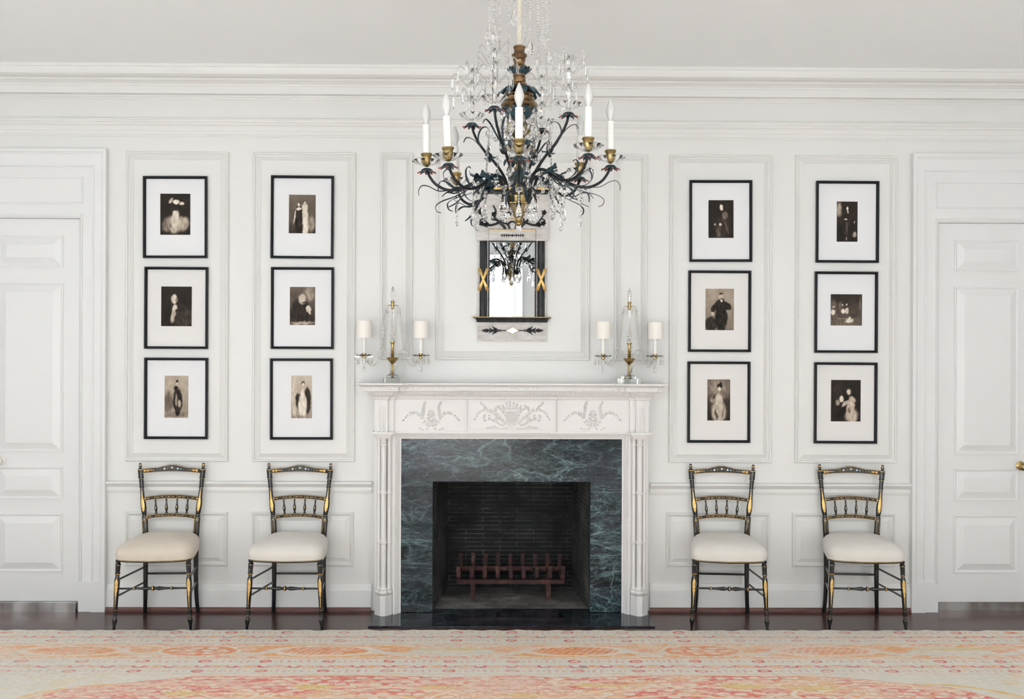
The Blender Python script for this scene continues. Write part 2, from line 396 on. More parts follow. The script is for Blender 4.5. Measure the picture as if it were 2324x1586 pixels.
def wall_boxes(mb, a0, a1, opens, z1, fn):
    opens = sorted(opens); cur = a0
    for o0, o1, oz0, oz1 in opens:
        fn(cur, o0, 0, z1)
        if oz0 > 0: fn(o0, o1, 0, oz0)
        if oz1 < z1: fn(o0, o1, oz1, z1)
        cur = o1
    fn(cur, a1, 0, z1)
TH = 0.14
mb = MB(); wall_boxes(mb, ROOM_X0, ROOM_X1, door_open+[(FX0-0.02, FX1+0.02, 0, F_TOP+0.03)], CEIL_Z, lambda a, b, c, d: mb.box(a, b, 0, TH, c, d))
struct(mb.build('wall_north', paint), 'white panelled wall with the fireplace')
mb = MB(); wall_boxes(mb, ROOM_X0-TH, ROOM_X1+TH, [(a, b, WIN_Z0, WIN_Z1) for a, b in WINDOWS], CEIL_Z, lambda a, b, c, d: mb.box(a, b, ROOM_Y0-TH, ROOM_Y0, c, d))
struct(mb.build('wall_south', greywall), 'white wall with tall windows opposite the fireplace')
mb = MB(); wall_boxes(mb, ROOM_Y0, TH, [(SIDE_WIN[0], SIDE_WIN[1], 0.55, 3.0)], CEIL_Z, lambda a, b, c, d: mb.box(ROOM_X0-TH, ROOM_X0, a, b, c, d))
struct(mb.build('wall_west', paint))
mb = MB(); mb.box(ROOM_X1, ROOM_X1+TH, ROOM_Y0, TH, 0, CEIL_Z); struct(mb.build('wall_east', paint))
mb = MB(); mb.box(ROOM_X0-TH, ROOM_X1+TH, ROOM_Y0-TH, TH, CEIL_Z, CEIL_Z+0.1); struct(mb.build('ceiling', ceilp), 'smooth pale ceiling')
mb = MB()
mb.box(ROOM_X0-TH, ROOM_X1+TH, ROOM_Y0-TH, 0.0, -0.06, 0.0)
for o in door_open: mb.box(o[0], o[1], 0.0, TH, -0.06, 0.0)
struct(mb.build('floor', wood), 'dark red-brown polished floorboards')

def window(name, a0, a1, place, lab):
    r = struct(empty(name), lab)
    z0, z1 = WIN_Z0, WIN_Z1; n = max(2, round((a1-a0)/0.325)); rows = 5
    m = MB(); m.M = place
    e = 0.05
    m.box(a0, a0+e, -0.02, 0.06, z0, z1); m.box(a1-e, a1, -0.02, 0.06, z0, z1)
    m.box(a0+e, a1-e, -0.02, 0.06, z0, z0+e); m.box(a0+e, a1-e, -0.02, 0.06, z1-e, z1)
    m.build('window_frame', doorp, r)
    m = MB(); m.M = place
    for i in range(1, n): x = a0+(a1-a0)*i/n; m.box(x-0.014, x+0.014, 0.0, 0.03, z0+e, z1-e)
    for i in range(1, rows): z = z0+(z1-z0)*i/rows; m.box(a0+e, a1-e, 0.001, 0.029, z-0.013, z+0.013)
    m.build('glazing_bars', doorp, r)
    m = MB(); m.M = place; m.box(a0+e, a1-e, 0.033, 0.037, z0+e, z1-e); m.build('window_pane', pane, r)
    m = MB(); m.M = place
    for q in ((a0-0.11, a0, z0-0.11, z1+0.11), (a1, a1+0.11, z0-0.11, z1+0.11), (a0, a1, z1, z1+0.11), (a0, a1, z0-0.11, z0)): m.box(q[0], q[1], -0.10, -0.07, q[2], q[3])
    m.build('window_casing', doorp, r)
for k, (a, b) in enumerate(WINDOWS):
    window('window_%d' % (k+1), a, b, Matrix.Translation((0, ROOM_Y0-0.07, 0)) @ Matrix.Scale(-1, 4, (0, 1, 0)), 'tall white sash window opposite the fireplace')
window('window_4', SIDE_WIN[0], SIDE_WIN[1], Matrix.Translation((ROOM_X0-0.07, 0, 0)) @ Matrix(((0, -1, 0, 0), (1, 0, 0, 0), (0, 0, 1, 0), (0, 0, 0, 1))), 'tall white sash window in the left wall')

# ---- entablature along the wall: (d, y pixel at the middle of the picture)
ent = [(0.0, 311), (0.012, 310.5), (0.012, 307.5), (0.016, 306), (0.016, 298), (0.020, 297.5), (0.020, 288), (0.023, 286), (0.030, 283), (0.030, 279),
       (0.037, 277), (0.040, 273), (0.046, 272), (0.046, 269.5), (0.018, 268.5), (0.018, 227.5), (0.023, 226.5), (0.026, 223), (0.034, 221), (0.036, 217.5), (0.046, 216.5), (0.046, 214.5),
       (0.105, 212.5), (0.105, 195), (0.112, 194), (0.113, 190.5), (0.120, 188), (0.128, 184), (0.136, 182.5), (0.142, 180), (0.142, 176.5),
       (0.150, 175), (0.172, 172), (0.190, 166), (0.200, 158), (0.205, 150), (0.212, 149), (0.212, 143)]
def adj(y): return y+3.2 if y > 213.5 else y+4.0+(213.5-y)*.036
prof = [(d, Z(adj(y), d)) for d, y in ent[:-1]]
prof += [(0.212, CEIL_Z), (0.0, CEIL_Z)]
mb = MB(); sweep(mb, [(ROOM_X0, 0), (ROOM_X1, 0)], prof)
struct(mb.build('trim_1', paint, smooth=25), 'layered white cornice and frieze along the top of the wall')

# ---- raised wall panels
def panel(x0, x1, z0, z1, bev=0.052, d0=0.0):
    m = MB()
    q = [(0, 0), (0.001, 0.012), (0.003, 0.0145), (0.006, 0.0185), (0.012, 0.0180), (0.015, 0.012), (0.018, 0.007), (0.023, 0.005), (0.025, 0.001), (bev, 0.0160), (bev+0.001, 0.0145)]
    m.rects([(x0+i, x1-i, z0+i, z1-i, d0+d) for i, d in q])
    return m
def zavg(y, px, d=0.012): return Z(y, d, px)
UP = [(284, 518, 344, 1048), (572.5, 806, 346, 1048), (1518.5, 1751.5, 351.5, 1050), (1804.5, 2036, 352, 1051)]
LO = [(285, 517, 1162, 1283.5), (571, 803.5, 1162, 1284), (1514, 1749, 1163, 1286), (1800, 2034, 1165, 1287)]
uz1 = sum(zavg(p[2], (p[0]+p[1])/2) for p in UP)/4; uz0 = sum(zavg(p[3], (p[0]+p[1])/2) for p in UP)/4
lz1 = sum(zavg(p[2], (p[0]+p[1])/2) for p in LO)/4; lz0 = sum(zavg(p[3], (p[0]+p[1])/2) for p in LO)/4
tn = 2
for p in UP:
    struct(panel(X(p[0], .012), X(p[1], .012), uz0, uz1).build('trim_%d' % tn, paint, smooth=20), 'raised wall panel'); tn += 1
for p in LO:
    struct(panel(X(p[0], .012), X(p[1], .012), lz0, lz1).build('trim_%d' % tn, paint, smooth=20), 'raised panel below the chair rail'); tn += 1
nz0 = zavg(817.5, 1162)
for a, b in ((862, 936), (1393, 1469)):
    struct(panel(X(a, .012), X(b, .012), nz0, uz1, 0.043).build('trim_%d' % tn, paint, smooth=20), 'narrow raised wall panel'); tn += 1
struct(panel(X(988, .012), X(1338, .012), nz0, uz1, 0.056).build('trim_%d' % tn, paint, smooth=20), 'wide raised panel above the mantel'); tn += 1
# ---- chair rail, baseboard, shoe moulding, in a left and a right run
RUNS = [(X(243, 0), X(846, 0)), (X(1476, 0), X(2069, 0))]
cr = [(0, 1116.5), (0.006, 1116), (0.008, 1112), (0.013, 1111.5), (0.013, 1103), (0.017, 1102), (0.024, 1098.5), (0.030, 1097), (0.033, 1095.5), (0.033, 1091.5), (0.024, 1090), (0, 1089)]
bs = [(0, 1385.5), (0.020, 1385.5), (0.020, 1341), (0.017, 1340), (0.015, 1334), (0.011, 1327), (0.009, 1324), (0, 1323)]
for k, (a, b) in enumerate(RUNS):
    mid = 545 if k == 0 else 1772; off = 2 if k == 0 else 7
    m = MB(); sweep(m, [(a, 0), (b, 0)], [(d, (Z(y+off, d, mid))) for d, y in cr]); struct(m.build('trim_%d' % tn, paint, smooth=20), 'white chair rail'); tn += 1
    m = MB(); sweep(m, [(a, 0), (b, 0)], [(d, max(0.0, Z(y, d, mid))) for d, y in bs]); struct(m.build(('baseboard_left', 'baseboard_right')[k], paint, smooth=20), 'white baseboard')
    m = MB(); sweep(m, [(a, 0.02), (b-0.003, 0.02)], [(0, 0), (0.014, 0), (0.014, 0.012), (0.010, 0.021), (0.003, 0.026), (0, 0.026)]); struct(m.build('trim_%d' % tn, shoe, smooth=20), 'dark stained shoe moulding along the floor'); tn += 1

# ---- doors
def door(name, xo, s, lab, knob_u, sill_d):
    r = struct(empty(name, (0, 0, 0)), lab)
    def xx(u): return xo+s*u
    def pair(u): a, b = xx(u), xx(2*HALF-u); return min(a, b), max(a, b)
    P = PXM; m = MB(); pl = 0.0
    steps = [(0, 'top', 0), (0, 'top', .042), (7*P, 'top', .042), (8*P, 'top', .037), (10*P, 'top', .036), (12*P, 'top', .031), (14*P, 'top', .030),
             (27*P, 'm0', .030), (28*P, 'm0', .036), (31*P, 'm0', .036), (33.5*P, 'm1', .022), (54*P, 's0', .022), (55*P, 's0', .029), (58*P, 's0', .027), (60*P, 's1', .016), (62.5*P, 's1', .012), (63*P, 's1', -.10)]
    rl = []
    for u, k, d in steps:
        zt = DT[k]
        if k == 'top': zt = DT['top']-u
        elif k == 'm0': zt = DT['m0']-(u-27*P)
        elif k == 's0': zt = DT['s0']-(u-54*P)
        elif k == 's1': zt = DT['s1']
        a, b = pair(u); rl.append((a, b, zt, d))
    urings(m, rl, 0.0)
    # plinth blocks at the foot of the surround
    for q0, q1 in ((-0.0018, 31*P), (31*P, 61*P)):
        for uu in ((q0, q1), (2*HALF-q1, 2*HALF-q0)):
            a, b = xx(uu[0]), xx(uu[1]); dd = .044 if q0 < 0 else .032
            m.box(min(a, b), max(a, b), -dd, 0.001, 0.0, Z(1322, .04))
    m.build('door_surround', doorp, r, smooth=20)
    a, b = pair(54*P); m = MB()
    m.rects([(a+i, b-i, DT['t0']+i, DT['t1']-i, .022+d) for i, d in ((0, 0), (.001, .007), (.007, .007), (.012, .002), (.016, .0015))])
    m.build('transom_panel', doorp, r, smooth=20)
    zb = 0.058
    zz = [Z(y, 0, 160) for y in (534, 607, 641, 1026, 1058.5, 1133, 1164.5, 1297.5)]
    for leaf in (0, 1):
        if leaf == 0: a, b = xx(64.5*P), xx(HALF-0.0015)
        else: a, b = xx(HALF+0.0015), xx(2*HALF-64.5*P)
        a, b = min(a, b), max(a, b)
        m = MB(); m.box(a, b, 0.0, 0.045, zb, DT['leaf'])
        for i in range(4):
            x0, x1 = a+36*P, b-36*P
            m.rects([(x0+q, x1-q, zz[2*i+1]+q, zz[2*i]-q, d) for q, d in ((0, 0), (.001, .0075), (.008, .0085), (.013, .003), (.017, .001), (.019, .001), (.060, .0155), (.061, .0155))])
        lf = m.build('door_leaf', doorp, r, smooth=15)
        kz = Z(1059 if s > 0 else 1046, 0.05, 2322 if s > 0 else 3)
        kx = xx(knob_u) if leaf == 0 else xx(2*HALF-knob_u)
        k = MB(); R_ = Matrix.Translation((kx, 0, kz)) @ Matrix.Rotation(PI/2, 4, 'X')
        k.lathe([(0.0, 0.0), (0.027, 0.0), (0.028, 0.004), (0.018, 0.008), (0.009, 0.012), (0.009, 0.03), (0.018, 0.036), (0.0265, 0.048), (0.0265, 0.056), (0.018, 0.066), (0.0, 0.069)], 24, M=R_)
        ko = k.build('door_knob', brass if s > 0 else wax, lf); ko['label'] = 'brass door knob' if s > 0 else 'pale round door knob'
    o = door_open[0 if s < 0 else 1]
    m = MB(); m.box(o[0]+0.002, o[1]-0.002, -sill_d, 0.06, 0.0, 0.0565); t = m.build('threshold', steel, r, smooth=0); t['label'] = 'brushed metal threshold'
door('door_1', DL_X, -1, 'white panelled double door at the left', 240*PXM, 0.045)
door('door_2', DR_X, 1, 'white panelled double door at the right', 254*PXM, -0.02)

# ------------------------------------------------------------------ fireplace
fp = tag(empty('fireplace', (FX_MID, 0, 0)), 'white carved fireplace with dark green marble surround in the middle of the wall', 'fireplace')
def fbuild(m, name, mt, parent=None, smooth=20, lab=None):
    o = m.build(name, mt, parent or fp, smooth)
    if parent is None:
        o.location = (-FX_MID, 0, 0)
    if lab: o['label'] = lab
    return o
def sx(px, d=0.12, py=1000):            # mirror-averaged half width about the mantel centre
    return abs(X(px, d, py)-X(1161.4, d, py))
DF, DE1, DE2, DMB = 0.118, 0.140, 0.165, 0.080     # frieze, stepped ear layers, marble
h_out, h_e1o, h_e1i, h_e2i, h_cb = sx(1472, .14), sx(1460, .165), sx(1443, .165), sx(1429.5, .14), sx(1261, .13)
h_e2o = h_e1o; C0 = FX_MID
z907, z980 = Z(907, .14), Z(981, .14)
def ear_path(sign_full=True):
    R = [(h_cb, DF+.013), (h_cb, DF), (h_e2i, DF), (h_e2i, DE1), (h_e1i, DE1), (h_e1i, DE2), (h_e1o, DE2), (h_e1o, DE1), (h_out, DE1), (h_out, 0.0)]
    Lp = [(C0-a, d) for a, d in reversed(R)]
    return Lp+[(C0+a, d) for a, d in R]
PATH = ear_path()
m = MB(); sweep(m, PATH, [(0, Z(983, .14)), (0, z907+.012), (-.009, z907+.012), (-.009, Z(983, .14))]); m.box(C0-h_out+.01, C0+h_out-.01, -DF+.008, 0.0, Z(983, .14), z907) 
fbuild(m, 'frieze', mantp, smooth=15)
yz = lambda y, p: Z(y, .165+p)
cprof = [(0, yz(908, 0)), (.010, yz(906.5, .01)), (.010, yz(902.5, .01)), (.015, yz(901.5, .015)), (.018, yz(899.5, .018)), (.028, yz(898.5, .028)), (.038, yz(893, .038)), (.044, yz(891.5, .044)),
         (.046, yz(889.5, .046)), (.070, yz(888.5, .07)), (.071, yz(886, .071)), (.073, yz(880, .073)), (.079, yz(878.8, .079)), (.084, yz(876.5, .084)), (.094, yz(874.8, .094)), (.099, yz(874.3, .099)), (.099, yz(870.8, .099)), (0.0, yz(870.8, .099))]
SHELF_Z = cprof[-1][1]
m = MB(); 
# the upper part of the cornice runs straight over the centre block
P2 = [p for p in PATH if abs(abs(p[0]-C0)-h_cb) > 1e-6]
sweep(m, PATH, cprof[:10]+[(0.0, cprof[9][1])]); sweep(m, P2, [(0.0, cprof[9][1])]+cprof[9:])
m.box(C0-h_out, C0+h_out, -DF+0.004, 0.0, cprof[0][1], SHELF_Z-.001)
# carved bands: leaf band, egg band, dentils
def band(p, y, rx, rz, pitch, rd, path):
    z = yz(y, p)
    for (xa, da), (xb, db) in zip(path[:-1], path[1:]):
        if abs(da-db) > 1e-6: continue
        i0, i1 = xa, xb
        k = path.index((xa, da))
        ex0 = p if (k > 0 and path[k-1][1] < da) or k == 0 else -p
        kk = k+1
        ex1 = p if kk == len(path)-1 or path[kk+1][1] < db else -p
        a, b = i0-ex0, i1+ex1
        if b-a < pitch: continue
        n = max(1, int((b-a)/pitch))
        for i in range(n):
            x = a+(b-a)*(i+0.5)/n
            m.ball((x, -(da+p), z), (rx, rd, rz), 0, 6)
band(.036, 894.5, .0042, .0085, .0115, .005, PATH)
band(.0725, 882.8, .0048, .0075, .0108, .003, P2)
band(.0105, 904.3, .0016, .0042, .0050, .002, PATH)
shelf = fbuild(m, 'mantel_shelf', mantp, smooth=28)
# pilaster background, below the ears
zt = Z(983, .12)
for sgn, nm in ((-1, 'l'), (1, 'r')):
    pil = empty('pilaster', (0, 0, 0), 0, fp); pil.location = (-FX_MID, 0, 0)
    def bx(mm, h0, h1, d0, d1, z0, z1, mi=0):
        a, b = C0+sgn*h0, C0+sgn*h1; mm.box(min(a, b), max(a, b), -d1, -d0, z0, z1, mi)
    m = MB(); bx(m, sx(1429, .12), h_out, 0.0, 0.112, 0.0, zt)
    m.build('pilaster_board', mantp, pil, 15)
    # capital: stepped abacus over the column cluster
    m = MB()
    cc = C0+sgn*sx(1453.5, .15); zA0, zA1 = Z(985.5, .17), Z(980.5, .17)
    a = [(C0+sgn*h, d) for h, d in ((sx(1431, .12), .112), (sx(1431, .12), .140), (sx(1437, .15), .140), (sx(1437, .15), .168), (h_e1o+.002, .168), (h_e1o+.002, .140), (h_out-.001, .140), (h_out-.001, 0.0))]
    if sgn < 0: a = a[::-1]
    sweep(m, a, [(0, Z(995.5, .16)), (.003, Z(993, .16)), (.010, Z(988, .16)), (.012, Z(986, .16)), (.017, Z(985.5, .16)), (.017, Z(980.6, .16)), (0, Z(980.6, .16))])
    m.build('capital', mantp, pil, 15)
    # clustered column: a front shaft and a shaft on either side
    m = MB()
    zz = lambda y: Z(y, .16)
    rp = [(0.0195, zz(1350)), (0.0195, zz(1348)), (0.023, zz(1345.5)), (0.019, zz(1342)), (0.0165, zz(1341)), (0.0195, zz(1338.5)), (0.0150, zz(1336)), (0.0125, zz(1331)), (0.0118, zz(1322))]
    for yr in (1231, 1118):
        rp += [(0.0118, zz(yr+5)), (0.0150, zz(yr+4)), (0.0158, zz(yr+1.5)), (0.0140, zz(yr+.5)), (0.0148, zz(yr-2.5)), (0.0118, zz(yr-4))]
    rp += [(0.0120, zz(1013)), (0.0145, zz(1012)), (0.0145, zz(1010)), (0.0128, zz(1009)), (0.0128, zz(1000)), (0.017, zz(996)), (0.019, zz(994))]
    m.lathe([(r*1.42, z) for r, z in rp], 28, (C0+sgn*sx(1452.5, .165), -.142, 0))
    for hh in (1440, 1463):
        m.lathe(rp, 20, (C0+sgn*sx(hh, .15), -.122, 0))
    m.build('column', mantp, pil, 40)
    # eight-sided plinth
    m = MB()
    hw = [sx(1432, .13), sx(1447, .168), sx(1458.5, .168), sx(1471.2, .13)]
    pl = [(C0+sgn*hw[0], 0.0), (C0+sgn*hw[0], .128), (C0+sgn*hw[1], .168), (C0+sgn*hw[2], .168), (C0+sgn*hw[3], .128), (C0+sgn*hw[3], 0.0)]
    z1 = Z(1351.5, .16)
    m.rings([[(x, -d, z) for x, d in pl] for z in (0.004, z1-.004)]+[[(x, -d, z1) for x, d in pl]])
    m.build('plinth', mantp, pil, 10)
    # arched drop above the column
    m = MB()
    ac = C0+sgn*sx(1453, .165); hw_ = sx(1459.5, .165)-sx(1453, .165); zt_, zb_ = Z(923, .165), Z(980, .165)
    arc = [(ac-hw_, zb_), (ac-hw_, zt_-hw_)]+[(ac-hw_*math.cos(t), zt_-hw_+hw_*math.sin(t)) for t in np.linspace(0.2, PI-0.2, 9)]+[(ac+hw_, zt_-hw_), (ac+hw_, zb_)]
    m.tube([(x, -.1655, z) for x, z in arc], .0022, 6)
    arc2 = [(ac+(x-ac)*.62, min(z, zt_-hw_*.38)) for x, z in arc]
    m.tube([(x, -.1652, z) for x, z in arc2], .0016, 6)
    z = zt_-hw_*0.9; k = 0
    while z > zb_+.006:
        m.ball((ac+(.0028 if k % 2 else -.0028), -.1655, z), (.0055, .004, .007), 0, 6); m.ball((ac, -.167, z-.004), (.003, .004, .004), 0, 6); z -= .0085; k += 1
    m.build('carved_drop', mantp, pil, 50)
# moulded inner frame around the marble
hw0, hw1 = sx(1429.5, .12), sx(1411.3, .09)
zt0, zt1 = Z(979.5, .12), Z(996.3, .08)
steps = [(0, 0, 0.0), (0, 0, .126), (.20, .20, .126), (.23, .23, .119), (.42, .42, .119), (.45, .45, .112), (.56, .56, .110), (.60, .60, .100), (.72, .72, .098), (.76, .76, .090), (.97, .97, .088), (1, 1, .060)]
m = MB(); urings(m, [(C0-(hw0+(hw1-hw0)*t), C0+(hw0+(hw1-hw0)*t), zt0+(zt1-zt0)*t, d) for t, _, d in steps], 0.004)
inner = fbuild(m, 'moulded_frame', mantp, smooth=15)
m = MB(); hb = hw0+(hw1-hw0)*.33; zb = zt0+(zt1-zt0)*.33
for i in range(int(2*hb/.0085)): m.ball((C0-hb+i*.0085+.004, -.120, zb), (.0030, .0035, .0040), 0, 6)
for i in range(int(zb/.0085)):
    for q in (-1, 1): m.ball((C0+q*hb, -.120, .012+i*.0085), (.0030, .0035, .0036), 0, 6)
fbuild(m, 'bead_band', mantp, inner, smooth=60)
# centre tablet
DT2 = DF+.0150
m = MB(); zt2, zb2 = Z(907.5, .131), Z(979, .131)
m.rings([[(C0-h_cb, -.05, zb2), (C0+h_cb, -.05, zb2), (C0+h_cb, -.05, zt2), (C0-h_cb, -.05, zt2)], [(C0-h_cb, -DT2, zb2), (C0+h_cb, -DT2, zb2), (C0+h_cb, -DT2, zt2), (C0-h_cb, -DT2, zt2)]])
tab = fbuild(m, 'centre_tablet', mantp, smooth=15)
m = MB(); tx, tzt, tzb = h_cb-.012, Z(911, .135), Z(974.5, .135)
yb = -DT2-.0005
for i in range(int(2*tx/.0095)+1):
    for zz_ in (tzt, tzb): m.ball((C0-tx+i*(2*tx/int(2*tx/.0095)), yb, zz_), (.0031, .004, .0031), 0, 6)
nv = int((tzt-tzb)/.0095)
for i in range(1, nv):
    for q in (-1, 1): m.ball((C0+q*tx, yb, tzb+i*(tzt-tzb)/nv), (.0031, .004, .0031), 0, 6)
m.rects([(C0-tx+i, C0+tx-i, tzb+i, tzt-i, DT2+.0003+d) for i, d in ((-.005, 0), (-.0045, .002), (.0045, .002), (.005, 0))], cap=False)
fbuild(m, 'bead_border', mantp, tab, smooth=60)

def leaflet(m, x, z, ang, ln, w_, y, lift=.0075):
    """small raised leaf lying on the surface, pointing along ang"""
    c, s_ = math.cos(ang), math.sin(ang); rs = []
    for t in (0, .25, .55, .82, 1.0):
        ww = 1.35*w_*math.sin(PI*min(1, t*.92+.08))**.8 if t < 1 else w_*.05
        hgt = lift*(math.sin(PI*(.15+.8*t)))
        cx, cz = x+c*ln*t, z+s_*ln*t
        rs.append([(cx-s_*ww, y, cz+c*ww), (cx, y-hgt, cz), (cx+s_*ww, y, cz-c*ww)])
    m.rings(rs, 0, False, False, closed=False)
def stem(m, pts, y, r=.0022, leaves=10, ln=.022, w_=.0038, spread=0.75, r2=None):
    P = spline([(p[0], y, p[1]) for p in pts], 6)
    m.tube(P, [r*(1-.6*i/len(P)) for i in range(len(P))], 5)
    for i in range(leaves):
        t = (i+1)/(leaves+.2); k = min(len(P)-2, int(t*(len(P)-1))); d = P[k+1]-P[k]; a = math.atan2(d.z, d.x)
        L_ = ln*(1-.45*t)*(0.85+.3*random.random())
        for q in (-1, 1): leaflet(m, P[k].x, P[k].z, a+q*(spread*(1-.25*t)+.15*random.random()), L_, w_, y)
    d = P[-1]-P[-3]; leaflet(m, P[-1].x, P[-1].z, math.atan2(d.z, d.x), ln*.6, w_, y)
def flower(m, x, z, r, y, n=6):
    for i in range(n): leaflet(m, x, z, 2*PI*i/n+random.random()*.3, r, r*.30, y-.002, .006)
    m.ball((x, y-.004, z), (r*.28, r*.3, r*.28), 0, 6)
def ppt(px, py, d): w_ = W(px, py, d); return (w_.x, w_.z)
for cpx in (978.5, 1345):
    d = DF; y = -d-.0005; m = MB(); o = lambda a, b: ppt(cpx+a, b, d)
    for q in (-1, 1):
        stem(m, [o(-q*4, 968), o(q*14, 958), o(q*24, 943), o(q*36, 936), o(q*50, 940), o(q*63, 953)], y, .002, 13, .020, .0033, .8)
        stem(m, [o(q*20, 948), o(q*18, 934), o(q*17, 922), o(q*(14 if q < 0 else 22), 913)], y, .0018, 9, .021, .0034, .6)
        stem(m, [o(q*2, 969), o(q*9, 973), o(q*20, 975), o(q*26, 972)], y, .0015, 3, .012, .003, .7)
        stem(m, [o(0, 962), o(q*7, 950), o(q*6, 940), o(q*3, 933)], y, .0016, 5, .014, .003, .8)
        leaflet(m, *o(q*6, 966), 0.6 if q > 0 else PI-.6, .024, .005, y)
    for a, b, r in ((0, 944, .012), (-6, 950, .009), (7, 951, .009), (1, 955, .008), (-3, 938, .008), (6, 941, .008)): flower(m, *o(a, b), r, y)
    ring = [(o(0, 962)[0]+.010*math.cos(t), y-.001, o(0, 962)[1]+.013*math.sin(t)) for t in np.linspace(0, 2*PI, 15)]
    m.tube(ring, .002, 5)
    fbuild(m, 'carved_spray', mantp, smooth=50)
d = DT2; y = -d-.0005; m = MB(); o = lambda a, b: ppt(1162+a, b, d)
for a in (-24, -17, -10, -4, 3, 9, 16, 24):
    top = 912+abs(a+2)*.55
    stem(m, [o(a*.12, 969), o(a*.45, 950), o(a*.9, 932), o(a*1.25, top)], y, .0026, 8, .018, .0042, .45)
for q in (-1, 1):
    stem(m, [o(q*8, 966), o(q*26, 948), o(q*42, 936), o(q*60, 930), o(q*75, 936), o(q*85, 952)], y, .0026, 14, .017, .0036, .75)
    stem(m, [o(q*56, 931), o(q*62, 923), o(q*70, 915)], y, .002, 5, .017, .0034, .6)
    stem(m, [o(q*40, 936), o(q*36, 926), o(q*30, 921)], y, .002, 5, .015, .0034, .7)
    stem(m, [o(q*58, 937), o(q*64, 946), o(q*62, 954), o(q*53, 952)], y, .0022, 5, .013, .0034, .9)
    stem(m, [o(q*50, 938), o(q*52, 948), o(q*44, 954)], y, .0018, 4, .012, .003, .9)
    flower(m, *o(q*20, 930), .010, y); flower(m, *o(q*34, 941), .009, y); flower(m, *o(q*48, 930), .008, y)
    stem(m, [o(q*6, 972), o(q*24, 973), o(q*42, 970), o(q*56, 971)], y, .0024, 8, .012, .0034, .8)
# a spilling shell-shaped basket on each side of the foot
for q in (-1, 1):
    b0 = o(q*28, 957); ang = (math.radians(35) if q > 0 else math.radians(145))
    M_ = Matrix.Translation((b0[0], y-.002, b0[1])) @ Matrix.Rotation(-ang, 4, 'Y')
    m.ball((0, 0, 0), (.036, .012, .017), 0, 14, M=M_)
    for i in range(-2, 3): leaflet(m, b0[0]+q*.01, b0[1]+.004, ang+i*.28, .03, .005, y-.008)
    ring = [(o(q*39, 969)[0]+.009*math.cos(t), y-.002, o(q*39, 969)[1]+.008*math.sin(t)) for t in np.linspace(0, 2*PI, 13)]; m.tube(ring, .003, 5)
fbuild(m, 'carved_bouquet', mantp, tab, smooth=50)

# marble slabs
mx0, mx1 = hw1+.001, sx(1340.2, .08, 1200)
zl = Z(1093.3, .08)
m = MB(); m.box(C0-mx0, C0+mx0, -DMB, 0.0, zl+.0006, zt1+.004); fbuild(m, 'marble_lintel', marb, smooth=0)
for q in (-1, 1):
    a, b = C0+q*mx1, C0+q*mx0; m = MB(); m.box(min(a, b), max(a, b), -DMB, 0.0, 0.012, zl)
    fbuild(m, 'marble_slip', marb, smooth=0)
m = MB(); hl, hr = X(835, .39, 1427), X(1487, .39, 1430); m.box(hl, hr, -.385, .05, 0.0005, .009)
fbuild(m, 'hearth_slab', marbh, smooth=0)
# firebox: splayed brick walls
yf, ybk = 0.0, 0.60; bx0, bx1 = C0-.4225, C0+.4225; fh = F_TOP
for q in (-1, 1):
    a = C0+q*mx1; b = C0+q*.4225; b2 = C0+q*(.4225+.03); a2 = C0+q*(mx1+.03)
    m = MB(); m.rings([[(a, yf, z), (b, ybk, z), (b2, ybk+.03, z), (a2, yf, z)] for z in (0.0, fh+.15)])
    fbuild(m, 'firebox_side', brk_side, smooth=0)
m = MB(); m.box(bx0-.02, bx1+.02, ybk, ybk+.05, 0.0, fh+.15); fbuild(m, 'firebox_back', brk_back, smooth=0)
m = MB(); m.box(C0-mx1-.02, C0+mx1+.02, .02, ybk+.05, -.05, .010)
m.lathe([(.0, 0), (.05, 0), (.055, .002), (.055, .006), (.048, .0045), (.0, .002)], 24, (C0, .33, .0095))
fbuild(m, 'firebox_floor', brk_floor, smooth=0)
m = MB(); m.box(C0-mx1-.03, C0+mx1+.03, 0.0, ybk+.05, fh+.14, fh+.18); fbuild(m, 'firebox_top', brk_side, smooth=0)
# fire grate
gr = tag(empty('fire_grate', (C0, .23, .010)), 'rusty iron fire grate standing inside the dark fireplace', 'grate')
sp, bw = .0835, .0125
def gz(z): return z-.010
m = MB(); m.box(-4*sp-.012, 4*sp+.012, -.012, .012, gz(.118), gz(.143)); m.build('front_rail', rust, gr, 0)
m = MB(); m.box(-4*sp*.97, 4*sp*.97, .232, .252, gz(.15), gz(.178)); m.build('rear_rail', rust, gr, 0)
for i in range(-4, 5):
    m = MB(); x = i*sp; xb = i*sp*.985
    path = [(x, -.030, gz(.236)), (x, -.028, gz(.165)), (x, -.006, gz(.148)), (x*.995, .215, gz(.150)), (xb, .238, gz(.17)), (xb, .245, gz(.262+.004*(i % 2)))]
    rs = []
    for k, p in enumerate(path):
        w_ = bw
        if k in (0, 1, 5): rs.append([(p[0]-w_, p[1]-w_, p[2]), (p[0]+w_, p[1]-w_, p[2]), (p[0]+w_, p[1]+w_*.4, p[2]), (p[0]-w_, p[1]+w_*.4, p[2])])
        elif k in (2, 4): rs.append([(p[0]-w_, p[1]-w_*.6, p[2]-w_*.6), (p[0]+w_, p[1]-w_*.6, p[2]-w_*.6), (p[0]+w_, p[1]+w_*.6, p[2]+w_*.6), (p[0]-w_, p[1]+w_*.6, p[2]+w_*.6)])
        else: rs.append([(p[0]-w_, p[1], p[2]-w_*.7), (p[0]+w_, p[1], p[2]-w_*.7), (p[0]+w_, p[1], p[2]+w_*.7), (p[0]-w_, p[1], p[2]+w_*.7)])
    m.rings(rs); m.build('bar', rust, gr, 0)
for x in (-.243, .243):
    for y in (0.0, .225):
        m = MB(); m.box(x-.0135, x+.0135, y-.010, y+.010, 0.0, gz(.125)); m.build('leg', rust, gr, 0)
